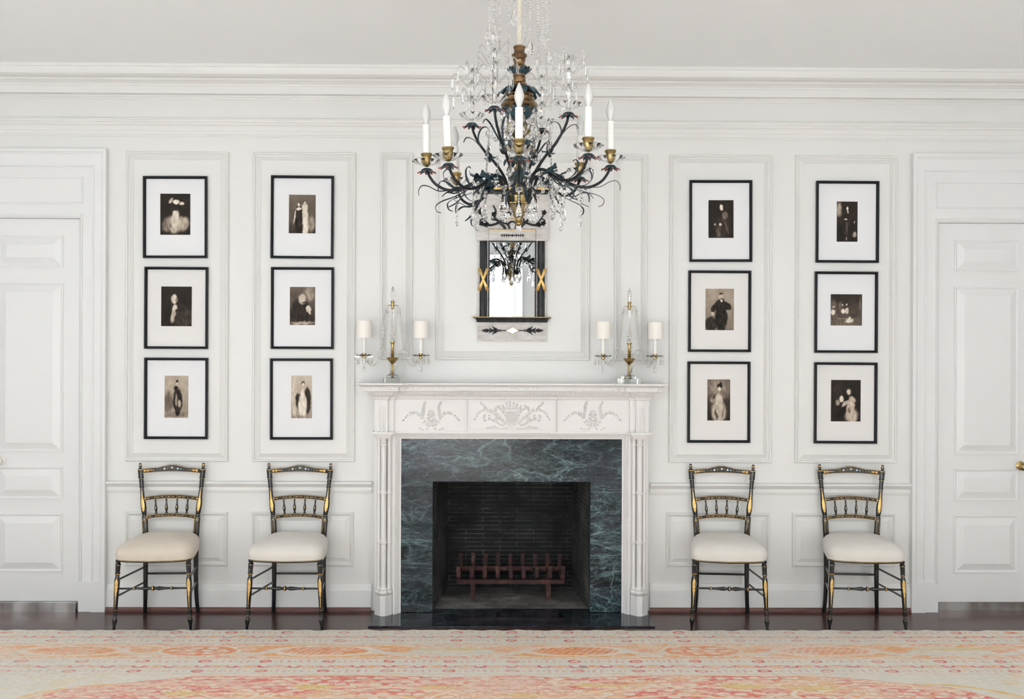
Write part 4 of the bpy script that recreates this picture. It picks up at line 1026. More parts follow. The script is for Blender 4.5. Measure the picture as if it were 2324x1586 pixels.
# each print: background tone at top and bottom, then soft shapes (cx, cy, rx, ry, tilt, tone, softness); x and y run 0..1, y up
def standing(cx, hy, tone, head=.85, sk=.10, top=.30, w_=.13, hair=.1, flare=1.0):
    return [(cx, hy-.14, w_*.95, .13, 0, tone, .35), (cx, hy-.36, w_*1.05*flare, .22, 0, tone, .3), (cx, hy-.60, w_*1.15*flare, .26, 0, tone, .3), (cx, hy+.035, .055, .036, 0, hair, .35), (cx, hy, .045, .042, 0, head, .35), (cx, hy-.065, .03, .02, 0, head*.9, .5)]
PR = [
 dict(bg=(.14, .10), s=[(.50, .26, .40, .22, 0, .62, .35), (.24, .22, .20, .16, .3, .55, .4), (.78, .28, .19, .18, -.3, .68, .4), (.5, .34, .16, .16, 0, .86, .4), (.50, .60, .20, .07, 0, .18, .4), (.52, .50, .12, .10, 0, .92, .3), (.36, .83, .10, .05, .6, .80, .4), (.53, .80, .11, .06, 0, .97, .35), (.72, .76, .09, .05, 0, .88, .35), (.44, .12, .12, .10, 0, .75, .5)]),
 dict(bg=(.13, .11), s=[(.70, .22, .34, .30, 0, .26, .25), (.58, .42, .22, .14, .4, .24, .3), (.40, .30, .07, .24, -.25, .72, .3), (.45, .48, .07, .09, -.4, .90, .35), (.47, .68, .145, .14, 0, .16, .25), (.43, .68, .115, .125, 0, .86, .25), (.52, .66, .05, .06, 0, .60, .4)]),
 dict(bg=(.72, .62), s=[(.16, .38, .20, .26, 0, .42, .5), (.5, .08, .6, .07, 0, .55, .5), (.55, .40, .20, .30, 0, .14, .2), (.50, .44, .06, .16, 0, .52, .3), (.55, .14, .09, .10, 0, .15, .25), (.63, .34, .06, .10, 0, .72, .3), (.52, .80, .05, .035, 0, .82, .3), (.52, .855, .06, .030, 0, .07, .2), (.5, .70, .10, .06, 0, .13, .25)]),
 dict(bg=(.48, .26), s=[(.85, .25, .14, .22, 0, .62, .4), *standing(.60, .80, .93, .9, w_=.13, hair=.25), *standing(.38, .74, .12, .92, w_=.13, hair=.3), (.38, .63, .12, .045, 0, .95, .3), (.22, .42, .025, .20, -.2, .88, .3)]),
 dict(bg=(.40, .24), s=[(.78, .82, .24, .22, 0, .62, .6), (.45, .34, .40, .34, 0, .15, .3), (.5, .05, .5, .05, 0, .70, .6), (.50, .70, .19, .17, 0, .42, .3), (.49, .67, .155, .15, .2, .82, .3), (.55, .59, .08, .03, .2, .35, .4), (.74, .42, .12, .10, -.3, .86, .3), (.78, .33, .09, .05, -.8, .80, .35)]),
 dict(bg=(.80, .66), s=[(.15, .5, .12, .5, 0, .86, .5), (.78, .42, .17, .33, 0, .20, .2), (.36, .40, .15, .20, .3, .22, .25), (.55, .30, .22, .30, 0, .90, .25), (.56, .56, .10, .14, 0, .92, .25), (.57, .82, .085, .055, 0, .20, .25), (.57, .80, .055, .05, 0, .93, .3), (.5, .03, .5, .05, 0, .60, .5)]),
 dict(bg=(.13, .10), s=[(.55, .30, .30, .32, 0, .20, .4), (.66, .60, .13, .11, -.4, .42, .4), (.42, .18, .12, .18, -.2, .36, .5), (.72, .28, .03, .22, .45, .42, .4), (.51, .80, .075, .085, 0, .95, .25), (.46, .36, .055, .04, 0, .92, .3), (.26, .35, .05, .03, .4, .7, .35)]),
 dict(bg=(.66, .52), s=[(.20, .14, .22, .18, 0, .20, .25), (.56, .30, .22, .36, 0, .12, .2), (.44, .62, .24, .10, .5, .12, .2), (.72, .60, .20, .09, -.4, .13, .2), (.27, .50, .07, .12, 0, .14, .25), (.25, .40, .06, .05, 0, .85, .25), (.54, .80, .085, .075, 0, .80, .25), (.55, .885, .08, .022, 0, .2, .3), (.57, .70, .04, .03, 0, .92, .3), (.55, .77, .05, .018, 0, .3, .4)]),
 dict(bg=(.40, .12), s=[(.5, .8, .55, .3, 0, .60, .8), (.50, .22, .34, .30, 0, .74, .3), (.52, .48, .18, .18, 0, .80, .3), (.26, .52, .15, .09, .3, .64, .35), (.30, .58, .08, .05, .3, .35, .4), (.40, .14, .06, .14, .4, .35, .4), (.55, .85, .125, .06, 0, .12, .25), (.60, .91, .06, .03, 0, .12, .3), (.53, .77, .085, .055, 0, .86, .3), (.70, .22, .05, .18, -.3, .52, .4)]),
 dict(bg=(.16, .10), s=[(.12, .80, .13, .20, 0, .66, .5), (.50, .48, .24, .32, 0, .13, .3), (.48, .30, .08, .22, 0, .30, .5), (.52, .83, .06, .055, 0, .92, .3), (.54, .75, .03, .04, -.4, .88, .3), (.43, .555, .07, .018, 0, .9, .3), (.86, .49, .035, .03, 0, .7, .35), (.85, .17, .11, .08, 0, .62, .4), (.46, .08, .04, .05, 0, .72, .3)]),
 dict(bg=(.22, .36), s=[(.5, .12, .6, .14, 0, .45, .5), (.10, .45, .12, .40, 0, .40, .5), (.32, .60, .08, .18, 0, .40, .5), (.09, .42, .075, .10, 0, .92, .25), (.09, .60, .03, .035, 0, .88, .3), (.41, .46, .06, .10, .1, .86, .25), (.38, .66, .025, .03, 0, .8, .3), (.52, .47, .065, .11, -.1, .82, .25), (.51, .67, .025, .03, 0, .85, .3), (.60, .15, .14, .07, .2, .90, .3), (.61, .25, .045, .05, 0, .92, .3), (.93, .7, .02, .28, 0, .5, .5), (.40, .22, .3, .01, 0, .75, .5)]),
 dict(bg=(.12, .09), s=[(.25, .80, .22, .20, 0, .22, .7), (.70, .14, .24, .20, 0, .74, .35), (.66, .36, .15, .20, 0, .82, .3), (.72, .52, .13, .09, -.4, .74, .35), (.48, .44, .17, .05, .6, .80, .3), (.37, .54, .08, .08, .3, .90, .3), (.22, .46, .09, .07, 0, .62, .5), (.60, .72, .095, .09, 0, .40, .3), (.59, .70, .07, .075, 0, .90, .3), (.62, .27, .05, .08, .3, .55, .4)]),
]
PB = [(325.5, 399.5, 470, 586), (328.5, 605.5, 471.7, 792), (328, 811.5, 471.3, 996.5), (615.2, 398.3, 757, 587), (615.5, 606, 757.3, 792.3), (613.3, 813, 755, 997.8),
      (1565.3, 408.7, 1706.5, 594.5), (1562.6, 613.6, 1704, 799), (1560.7, 820, 1702.2, 1004.8), (1852.5, 410.5, 1994, 596.5), (1849.5, 616, 1991.3, 801), (1848.3, 822, 1990, 1006.5)]
PP = [(364, 439.3, 431.8, 533), (366, 650, 435, 740.2), (373.6, 852.3, 427.3, 948), (655.8, 441.8, 716.2, 529.5), (658, 651, 715, 737.4), (661, 852, 708, 949), (1608, 454, 1664.7, 540), (1601.2, 655, 1665.4, 749.2), (1605.5, 860.8, 1657, 954.2), (1899.2, 457.2, 1946, 548.6), (1885.3, 667.5, 1956.2, 738.8), (1886, 862, 1953, 956.3)]
PLAB = ['dark print with flowered hat, top frame next to the left door', 'dark half-length portrait on cream paper, middle frame next to the left door', 'pale print of man in top hat, bottom frame next to the left door', 'print of one dark and one white figure, top frame left of the fireplace', 'dark print of a seated bald man, middle frame left of the fireplace', 'palest print, figure with black cloak, bottom frame left of the fireplace', 'very dark print of robed figure, top frame right of the fireplace', 'print of a man in black coat, middle frame right of the fireplace', 'print of figure in pale gown, bottom frame right of the fireplace', 'narrow dark print, top frame next to the right door', 'square print of small figures, middle frame next to the right door', 'dark print of pale-dressed figure, bottom frame next to the right door']
fw, fh_ = .3885, .508
for i in range(12):
    a, b, c, d = PB[i]; p0 = W(a, b, .026); p1 = W(c, d, .026)
    cx, cz = (p0.x+p1.x)/2, (p0.z+p1.z)/2; hw, hh = (p1.x-p0.x)/2, (p0.z-p1.z)/2
    r = tag(empty('framed_print', (cx, -.0135, cz)), 'black-framed '+PLAB[i], 'framed print', 'black-framed sepia prints on the panelled wall')
    tilt = (-.003, .002, .001, .004, .001, -.002, -.004, .001, .0, .002, .002, .003)[i]; r.rotation_euler = (0, tilt, 0)
    m = MB(); fw_ = .0158
    rl_ = [(-hw+q, hw-q, -hh+q, hh-q, d_) for q, d_ in ((0, 0), (0, .022), (.0015, .024), (.006, .024), (.010, .0225), (.0150, .017), (fw_, .0155), (fw_, .006))]
    m.rects(rl_, cap=False); m.build('frame', frame_b, r, 20)
    m = MB(); m.box(-hw+.002, hw-.002, -.006, 0, -hh+.002, hh-.002)
    cream_ = i in (1, 7, 11, 8)
    # pressed plate mark around the print
    q0 = W(PP[i][0], PP[i][1], .02); q1 = W(PP[i][2], PP[i][3], .02); u0, u1, v0, v1 = q0.x-cx, q1.x-cx, q1.z-cz, q0.z-cz
    m.rects([(u0-.012-k, u1+.012+k, v0-.014-k, v1+.012+k, .006+d_) for k, d_ in ((0.0012, 0), (.0006, .0006), (0, 0))], cap=False)
    m.build('mount', matc if cream_ else matb, r, 0)
    NX, NY = 70, int(70*(v1-v0)/(u1-u0))
    gx_, gy_ = np.meshgrid(np.linspace(0, 1, NX), np.linspace(0, 1, NY)); P_ = PR[i]
    T_ = P_['bg'][1]+(P_['bg'][0]-P_['bg'][1])*gy_+.16*(fbm(gx_*4+i*7, gy_*6, 90+i)-.5)
    for (ex, ey, rx, ry, tl, tone, sf) in P_['s']:
        wx_ = gx_-ex+.075*(fbm(gx_*7+i, gy_*10, 200+i)-.5); wy_ = gy_-ey+.060*(fbm(gx_*9, gy_*10, 300+i)-.5)
        c_, s_ = math.cos(tl), math.sin(tl); dd_ = np.sqrt(((wx_*c_+wy_*s_)/rx)**2+((-wx_*s_+wy_*c_)/ry)**2)
        k = 1-smooth(1-sf, 1+sf*.6, dd_); T_ = T_*(1-k)+(tone+.34*(fbm(gx_*17+gy_*5, gy_*9, 400+i, 3)-.5))*k
    colr = sepia(T_).reshape(-1, 3)
    me = bpy.data.meshes.new('print'); vs_ = [(u0+(u1-u0)*x_, -.0068, v0+(v1-v0)*y_) for y_ in np.linspace(0, 1, NY) for x_ in np.linspace(0, 1, NX)]
    fs_ = [(y_*NX+x_, y_*NX+x_+1, (y_+1)*NX+x_+1, (y_+1)*NX+x_) for y_ in range(NY-1) for x_ in range(NX-1)]
    me.from_pydata(vs_, [], fs_); ca = me.color_attributes.new('Col', 'FLOAT_COLOR', 'POINT')
    ca.data.foreach_set('color', np.concatenate([colr, np.ones((len(colr), 1))], 1).astype(np.float32).ravel())
    me.materials.append(printm); o = bpy.data.objects.new('print', me); COL.objects.link(o); o.parent = r

# ------------------------------------------------------------------ wall mirror
MC = X(1162.5, .03, 600); mw = lambda px: abs(X(px, .04, 600)-X(1162.5, .04, 600))
mz = lambda py, d=.04: Z(py, d)
mir = tag(empty('wall_mirror', (0, 0, 0)), 'narrow grey and black wall mirror with gilt crosses hanging above the mantel', 'mirror')
def P2(px, py, d): v_ = W(px, py, d); return v_
m = MB(); hx_ = mw(1241); m.box(MC-hx_, MC+hx_, -.034, -.0135, mz(774), mz(436)); m.build('back_board', greyp, mir, 0)
m = MB(); hx_ = mw(1243.5)
m.box(MC-hx_, MC-mw(1216.5), -.052, -.034, mz(546.5), mz(519.5)); m.box(MC+mw(1216.5), MC+hx_, -.052, -.034, mz(546.5), mz(519.5))
m.box(MC-mw(1216), MC+mw(1216), -.046, -.034, mz(546), mz(523)); m.box(MC-hx_, MC+hx_, -.044, -.034, mz(519), mz(441)); m.build('frieze_blocks', greyp, mir, 0)
m = MB(); m.box(MC-mw(1216), MC+mw(1216), -.0475, -.034, mz(523), mz(520.8)); m.build('gilt_fillet', gilt, mir, 0)
gl_hw = mw(1213.5)
m = MB()
for a, b, c, d in ((MC-mw(1217), MC-gl_hw, mz(719), mz(547)), (MC+gl_hw, MC+mw(1217), mz(719), mz(547)), (MC-gl_hw, MC+gl_hw, mz(550), mz(547))): m.box(a, b, -.044, -.034, c, d)
m.build('inner_frame', ebon, mir, 0)
m = MB(); m.box(-gl_hw, gl_hw, -.001, .001, mz(720), mz(549.5)); g_ = m.build('mirror_glass', silver, mir, 0); g_.location = (MC, -.0375, 0); g_.rotation_euler = (0, 0, -.0028)
for q in (-1, 1):
    m = MB(); cx = MC+q*mw(1228); n = 40
    R_ = mw(1236.6)-mw(1228); lob = []
    for j in range(n+1):
        a = PI*j/n; rr = R_*(1-.10*abs(math.cos(a*4.5))**3); lob.append((cx-rr*math.cos(a), -.034-rr*.85*math.sin(a)))
    m.rings([[(x, y, z) for x, y in lob] for z in (mz(719), mz(547))]); m.build('fluted_column', ebon, mir, 25)
    m = MB()
    for s_ in (-1, 1):
        pts = []; wid = []
        for k in range(13):
            t = k/12; x = cx+s_*(t*2-1)*R_*1.12; z = mz(659)+(mz(610)-mz(659))*t
            y = -.034-math.sqrt(max(0, R_*R_*1.3-(x-cx)**2))*.85-.004-(0.002 if s_ > 0 else 0)
            pts.append((x, y, z))
        m.ribbon(pts, lambda t: .0078+.0025*math.cos(2*PI*t), (1, 0, 0), 0, .003)
    m.build('gilt_cross', gilt, mir, 40)
# shelf with a hollow black moulding
m = MB(); a = mw(1241.5)
sweep(m, [(MC-a, .0), (MC-a, .045), (MC+a, .045), (MC+a, .0)], [(0, mz(731.5)), (.003, mz(731)), (.005, mz(728)), (.009, mz(724)), (.018, mz(722.3)), (.024, mz(721.5)), (0, mz(721.5))])
m.build('shelf_moulding', ebon, mir, 20)
m = MB(); sweep(m, [(MC-a, .0), (MC-a, .045), (MC+a, .045), (MC+a, .0)], [(0, mz(721.5)), (.026, mz(721.3)), (.028, mz(720.3)), (.026, mz(719)), (0, mz(719))]); m.build('gilt_edge', gilt, mir, 20)
m = MB(); sweep(m, [(MC-a, .0), (MC-a, .038), (MC+a, .038), (MC+a, .0)], [(0, mz(441.5)), (.003, mz(440)), (.006, mz(435)), (.015, mz(431)), (0, mz(431))]); m.build('cornice', ebon, mir, 20)
m = MB(); sweep(m, [(MC-a, .0), (MC-a, .038), (MC+a, .038), (MC+a, .0)], [(0, mz(431)), (.017, mz(430.6)), (.019, mz(428)), (.017, mz(426)), (0, mz(426))]); m.build('gilt_edge', gilt, mir, 20)
# carved ornaments
def blob(m, pts, r, d, n=6, mi=0):
    P = spline([tuple(W(x, y, d)) for x, y in pts], 5); rr = [float(np.interp(i/(len(P)-1), np.linspace(0, 1, len(r)), r)) for i in range(len(P))]
    m.tube(P, rr, n, mi)
m = MB()
for q in (-1, 1):
    Q = lambda a, b: (1163+q*a, b)
    blob(m, [Q(14, 750), Q(30, 750), Q(52, 750), Q(66, 750)], [.003, .003, .003, .004], .036)
    m.ball(tuple(W(*Q(68, 750), .036)), .005, 0, 8); m.ball(tuple(W(*Q(28, 750), .036)), (.004, .005, .009), 0, 8)
    for x0, ln, h in ((32, 15, 11), (45, 9, 7), (54, 7, 5.5), (61, 5, 3.5)):
        for s_ in (-1, 1): blob(m, [Q(x0, 750), Q(x0+ln*.45, 750+s_*h*.35), Q(x0+ln*.75, 750+s_*h*.6), Q(x0+ln*.9, 750+s_*h)], [.0065, .006, .0035, .0008], .036)
    blob(m, [Q(32, 750), Q(42, 750), Q(50, 750)], [.006, .009, .003], .036)
m.build('arrow_carving', ebon, mir, 60)
m = MB(); dm = [W(1163+a, 750+b, .036) for a, b in ((-14, 0), (0, -8.5), (14, 0), (0, 8.5))]; m.tube([tuple(p) for p in dm+[dm[0], dm[1]]], .0022, 6); dia = m.build('diamond_rim', gilt, mir, 30)
m = MB(); m.prism([(p.x, p.z) for p in dm], -.0355, -.034); m.build('diamond_mirror', silver, mir, 0)
m = MB()
blob(m, [(1134, 534), (1192, 534)], [.0012, .003, .003, .003, .0012], .048)
m.ball(tuple(W(1163, 534, .048)), .0075, 0, 8)
for q in (-1, 1):
    for x0 in (8, 13, 18, 23):
        for s_ in (-1, 1): blob(m, [(1163+q*x0, 534), (1163+q*(x0+1), 534+s_*3.4)], [.0028, .0022], .048)
m.build('small_carving', ebon, mir, 60)
m = MB()
for q in (-1, 1):
    Q = lambda a, b: (1163+q*a, b)
    blob(m, [Q(16, 519), Q(24, 509), Q(32, 502), Q(40, 495), Q(42, 487)], [.008, .011, .008, .008, .006], .046)
    blob(m, [Q(30, 505), Q(44, 510), Q(58, 511), Q(70, 508), Q(73, 500), Q(66, 497), Q(62, 502)], [.007, .007, .006, .005, .004, .003], .046)
    blob(m, [Q(52, 510), Q(60, 502), Q(68, 492), Q(70, 484), Q(66, 478)], [.004, .004, .004, .004, .002], .046)
    blob(m, [Q(26, 507), Q(25, 497), Q(19, 492)], [.007, .005, .001], .046); blob(m, [Q(36, 499), Q(46, 498), Q(48, 492)], [.006, .004, .001], .046)
    blob(m, [Q(6, 519), Q(9, 509), Q(3, 503), Q(0, 503)], [.006, .007, .006, .005], .046)
    blob(m, [Q(9, 512), Q(15, 505), Q(19, 501), Q(17, 497)], [.007, .006, .005, .002], .046)
    for a, b in ((42, 486), (60, 510), (70, 507), (18, 503), (72, 482)):
        for t in range(5): leaflet(m, W(*Q(a, b), .046).x, W(*Q(a, b), .046).z, t*1.26, .018, .005, -.046, .006)
    blob(m, [Q(40, 492), Q(38, 478), Q(44, 466)], [.007, .006, .004], .046)
m.build('scroll_carving', ebon, mir, 60)
m = MB(); blob(m, [(1147, 490), (1150, 494), (1170, 496)], [.003, .003, .003], .05); blob(m, [(1155, 478), (1147, 490)], [.003, .002], .05); m.build('gilt_scroll', gilt, mir, 60)
# ------------------------------------------------------------------ crystal pieces
def bead(m, c, r, n=6): m.ball(c, r, 0, n)
def chain(m, pts, r, gap=1.0, alt=None):
    """beads along a polyline"""
    P = [Vector(p) for p in pts]; L_ = [0]
    for a, b in zip(P[:-1], P[1:]): L_.append(L_[-1]+(b-a).length)
    tot = L_[-1]; s = r; k = 0
    while s < tot:
        i = max(j for j in range(len(L_)) if L_[j] <= s); i = min(i, len(P)-2)
        t = (s-L_[i])/max(1e-9, L_[i+1]-L_[i]); c = P[i].lerp(P[i+1], t)
        rr = r if alt is None else (r if k % 2 == 0 else alt)
        m.ball(tuple(c), (rr, rr, rr*1.05), 0, 8)
        if k: m.ball(tuple(prev.lerp(c, .5)), r*.30, 1, 4)
        prev = c; s += rr*2*gap+.0016; k += 1
def sag(a, b, drop, n=12):
    a, b = Vector(a), Vector(b); out = []
    for i in range(n+1):
        t = i/n; p = a.lerp(b, t); p.z -= drop*4*t*(1-t); out.append(p)
    return out
def pear(m, top, ln, w_, n=8, flat=.55, rot=0.0):
    """faceted pear drop hanging from its top point"""
    x, y, z = top; pr = [(0.02, 0), (.10, -.10), (.22, -.28), (.42, -.48), (.50, -.66), (.42, -.84), (.20, -.96), (.01, -1.0)]
    ca, sa = math.cos(rot), math.sin(rot); rs = []
    for k, (r_, t) in enumerate(pr):
        q = []
        for j in range(n):
            a = 2*PI*(j+.5*(k % 2))/n; dx, dy = r_*w_*math.cos(a), r_*w_*flat*math.sin(a); q.append((x+dx*ca-dy*sa, y+dx*sa+dy*ca, z+t*ln))
        rs.append(q)
    m.rings(rs)
def icicle(m, top, ln, w_):
    x, y, z = top; n = 6
    m.rings([[(x+r_*w_*math.cos(2*PI*j/n), y+r_*w_*math.sin(2*PI*j/n), z-t*ln) for j in range(n)] for r_, t in ((.08, 0), (.3, .08), (.5, .75), (.3, .93), (.02, 1.0))])
def glass_dish(m, r, h, n=36, z=0.0, waves=9, c=(0, 0)):
    """scalloped glass drip pan"""
    rs = []
    for rr, zz, am in ((.20, 0, 0), (.45, .05, .0), (.78, .40, .04), (1.0, .95, .13), (1.03, 1.0, .14), (.97, .98, .12), (.74, .50, .04), (.42, .16, 0), (.20, .12, 0)):
        rs.append([(c[0]+r*rr*(1+am*math.cos(waves*2*PI*j/n))*math.cos(2*PI*j/n), c[1]+r*rr*(1+am*math.cos(waves*2*PI*j/n))*math.sin(2*PI*j/n), z+h*(zz-am*math.cos(waves*2*PI*j/n)*1.2)) for j in range(n)])
    m.rings(rs, 0, False, False)
    # inner wall closes on itself
    n0 = len(m.v)-len(rs)*n
    for j in range(n): k = (j+1) % n; m.f.append((n0+j, n0+k, n0+8*n+k, n0+8*n+j)); m.m.append(0)

# ------------------------------------------------------------------ candelabra on the mantel
def make_candelabrum():
    r = empty('candelabrum'); S = 1/377.0
    m = MB()
    def ob(hw, z0, z1, ch=.35):
        rs = []
        for z in (z0, z1): rs.append([(sx_*hw if k else sx_*hw*(1-ch*.35), sy_*hw*(1-ch*.35) if k else sy_*hw, z) for sx_, sy_, k in ((1, -1, 0), (1, -1, 1), (1, 1, 1), (1, 1, 0), (-1, 1, 0), (-1, 1, 1), (-1, -1, 1), (-1, -1, 0))])
        m.rings(rs)
    ob(.056, .0008, .030); ob(.040, .0305, .044)
    m.build('glass_base', slabglass, r, 0)
    m = MB(); m.lathe([(.034, .0445), (.030, .050), (.019, .056), (.014, .060), (.017, .064), (.022, .085), (.024, .105), (.021, .112), (.016, .116)], 12); m.build('glass_baluster', oldglass, r, 20)
    m = MB(); m.lathe([(.016, .0305), (.006, .036), (.0045, .044), (.0045, .113), (.010, .118), (.018, .124), (.030, .140), (.035, .148), (.036, .152), (.020, .154), (.012, .155), (.008, .160), (.013, .166), (.008, .172), (.012, .180), (.008, .186), (.0115, .194), (.0085, .200), (.009, .225), (.011, .238), (.0155, .242), (.0155, .247), (.003, .247)], 20)
    m.build('brass_stem', brass, r, 30)
    m = MB(); m.lathe([(.006, .2475), (.013, .252), (.0145, .259), (.012, .266), (.007, .270), (.012, .273), (.0165, .277), (.0165, .281), (.0150, .285), (.0075, .400), (.006, .445), (.002, .447)], 6, rot=.3); m.build('glass_spire', oldglass, r, 0)
    m = MB(); m.lathe([(.012, .447), (.008, .452), (.0095, .470), (.0095, .482), (.0125, .490), (.0125, .494), (.003, .4945)], 16)
    for k in range(8):
        a = 2*PI*k/8; c, s_ = math.cos(a), math.sin(a)
        m.tube([(c*.008, s_*.008, .462), (c*.022, s_*.022, .470), (c*.036, s_*.036, .466), (c*.040, s_*.040, .458)], .0010, 5)
    m.build('brass_cap', brass, r, 40)
    m = MB(); m.lathe([(.004, .495), (.009, .500), (.0125, .535), (.0105, .552), (.0065, .558), (.009, .563), (.0055, .573), (.0003, .585)], 8); m.build('glass_finial', oldglass, r, 0)
    # pendants and the long chains from the crown
    m = MB()
    for k in range(8):
        a = 2*PI*k/8; c, s_ = math.cos(a)*.040, math.sin(a)*.040
        m = MB(); bead(m, (c, s_, .453), .0040); pear(m, (c, s_, .448), .030, .011, rot=a); m.build('pendant', oldglass, r, 0)
    for q in (-1, 1):
        arm = empty('arm', (0, 0, 0), 0, r)
        if q < 0: arm.rotation_euler = (0, 0, PI)
        m = MB(); P = spline([(.020, 0, .146), (.040, 0, .190), (.066, 0, .203), (.090, 0, .185), (.104, 0, .145), (.128, 0, .122), (.155, 0, .130), (.168, 0, .150)], 6)
        m.tube(P, .0052, 8); m.build('glass_arm', oldglass, arm, 40)
        m = MB(); m.lathe([(.008, .146), (.013, .150), (.013, .158), (.006, .160), (.011, .166), (.014, .170), (.014, .178), (.012, .1785)], 16, (.170, 0, 0)); m.build('brass_cup', brass, arm, 30)
        m = MB(); glass_dish(m, .050, .012, 28, .158, 7, (.170, 0))
        m.build('drip_pan', oldglass, arm, 40)
        m = MB()
        for k in range(8):
            a = 2*PI*k/8+.2; c, s_ = .170+math.cos(a)*.050, math.sin(a)*.050
            m = MB(); m.ball((c, s_, .166), (.004, .004, .004), 0, 6); m.ball((c, s_, .157), (.0055, .003, .0055), 0, 6); pear(m, (c, s_, .152), .040, .015, rot=a); m.build('pendant', oldglass, arm, 0)
        m = MB(); bead(m, (.170, 0, .140), .006); bead(m, (.170, 0, .128), .005); pear(m, (.170, 0, .118), .055, .020)
        m.build('pendant', oldglass, arm, 0)
        m = MB()
        m.tube([(.170, 0, .178), (.170, 0, .285)], .0125, 16); m.build('candle', wax, arm, 40)
        m = MB(); n = 40; cx = .170
        rs = [[(cx+rr*math.cos(2*PI*j/n), rr*math.sin(2*PI*j/n), z) for j in range(n)] for rr, z in ((.0470, .270), (.0445, .373), (.0428, .373), (.0453, .270))]
        m.rings(rs+[rs[0]], 0, False, False)
        m.lathe([(.0435, .367), (.0435, .369)], 40, (cx, 0, 0), caps=True) if False else None
        m.build('lamp_shade', shadem, arm, 50)
        m = MB()
        for off in (-.006, .007):
            pts = [(.040, off*1.5, .452), (.048, off*2, .40), (.056, off*2, .33), (.064, off*2, .25), (.074, off*1.5, .175)]
            chain(m, spline(pts, 5), .0050, 1.0, .0066)
        chain(m, sag((.074, 0, .175), (.160, 0, .150), .062), .0056, 1.0, .0070)
        chain(m, sag((.030, -.012, .440), (.062, -.02, .205), -.004), .0036, 1.0)
        m.build('bead_chain', oldglass, arm, 0)
    return r
cz_ = SHELF_Z
for i, (px, rz, lab) in enumerate(((890.5, .10, 'left of the mirror'), (1428, .28, 'right of the mirror'))):
    v_ = W(px, 868, .165); c = make_candelabrum() if i == 0 else copy_tree(cproto)
    if i == 0: cproto = c
    c.location = (v_.x, -.165, cz_); c.rotation_euler = (0, 0, rz)
    tag(c, 'crystal two-light candelabrum with ivory shades on the mantel, '+lab, 'candelabrum', 'pair of crystal candelabra on the mantel')

# ------------------------------------------------------------------ chandelier
CD = 4.30; CY = -(CAM_D-CD)                   # axis distance from the camera
vx = W(1178, 300, -CY); CX = vx.x; SP = 1/ (F/CD)  # metres per pixel on the axis plane
def cz(py): return CAM_H+(793-py)*SP
ch = tag(empty('chandelier', (CX, CY, 0)), 'large black iron and crystal candle chandelier hanging on a twisted cord', 'chandelier')
def cb(m, name, mt, smooth=40, parent=None, lab=None):
    o = m.build(name, mt, parent or ch, smooth)
    if lab: o['label'] = lab
    return o
# cord up to the ceiling
m = MB()
z0, z1 = cz(104), CEIL_Z-.035; n = 150
for s_ in range(3):
    m.tube([(.0055*math.cos(k*.55+s_*2.094), .0055*math.sin(k*.55+s_*2.094), z0+(z1-z0)*k/n) for k in range(n+1)], .0056, 6)
cb(m, 'hanging_cord', cordm)
m = MB(); m.lathe([(.012, -.04), (.03, -.036), (.055, -.02), (.065, -.006), (.065, 0)], 32, (0, 0, CEIL_Z)); cb(m, 'ceiling_rose', bronze, 30)
# crown ring of the top bead chains, above the frame
m = MB(); zr = 3.16
m.lathe([(.006, .03), (.03, .028), (.045, .01), (.045, -.004), (.012, -.008)], 24, (0, 0, zr))
ring_ = [(.128*math.cos(t), .128*math.sin(t), zr) for t in np.linspace(0, 2*PI, 41)]; m.tube(ring_, .004, 6)
for k in range(6): a = k*PI/3; m.tube([(.02*math.cos(a), .02*math.sin(a), zr+.01), (.128*math.cos(a), .128*math.sin(a), zr)], .003, 6)
cb(m, 'crown_ring', bronze)
# stem of turned gilt wood and brass
B = lambda L_: [(hw*SP, cz(py)) for hw, py in L_]
m = MB(); m.lathe(B([(3, 103), (11, 104), (14, 106), (14, 109), (12.5, 111), (12, 118), (13, 121), (17, 124), (17.5, 127), (15, 131), (13.5, 134), (15, 136), (13.5, 138), (12.5, 143), (13, 147), (19, 151), (22, 155), (21, 161), (17, 166), (14, 171), (14, 174), (15.5, 176), (14, 179), (15, 183), (14, 187), (17.5, 191), (18.5, 195), (16, 199), (16, 203), (31, 212), (33, 215), (31, 218), (32, 221), (35, 223), (34, 227), (35, 231), (41, 236), (42.5, 240), (38, 246), (34, 249), (31, 255), (24, 262), (12, 274), (10, 280)][::-1]), 36)
cb(m, 'turned_stem', bronze, 30)
m = MB(); m.lathe(B([(9, 276), (9, 284), (22, 290), (27, 295), (26, 301), (15, 309), (9, 318), (7, 330), (7, 415), (9, 428), (16, 438), (29, 445), (30, 446.5), (30.5, 460), (34, 462), (34, 465), (20, 467), (13, 482), (11.5, 486), (14.5, 487.5), (13, 490), (8, 495), (8.5, 501), (10.5, 503.5), (7, 507), (6.5, 509), (3.5, 512), (.3, 513.5)]), 32)
cb(m, 'brass_bowl', brass, 30)
m = MB(); rs = []
for rr, py, am in ((32, 465, .05), (30, 472, .07), (24, 479, .05), (14, 484, 0), (12.5, 482, 0), (22, 477, .04), (28, 471, .06), (30, 465.5, .05)): rs.append([(rr*SP*(1+am*math.cos(12*2*PI*j/72))*math.cos(2*PI*j/72), rr*SP*(1+am*math.cos(12*2*PI*j/72))*math.sin(2*PI*j/72), cz(py)) for j in range(72)])
m.rings(rs+[rs[0]], 0, False, False); cb(m, 'glass_bowl', glass, 50)
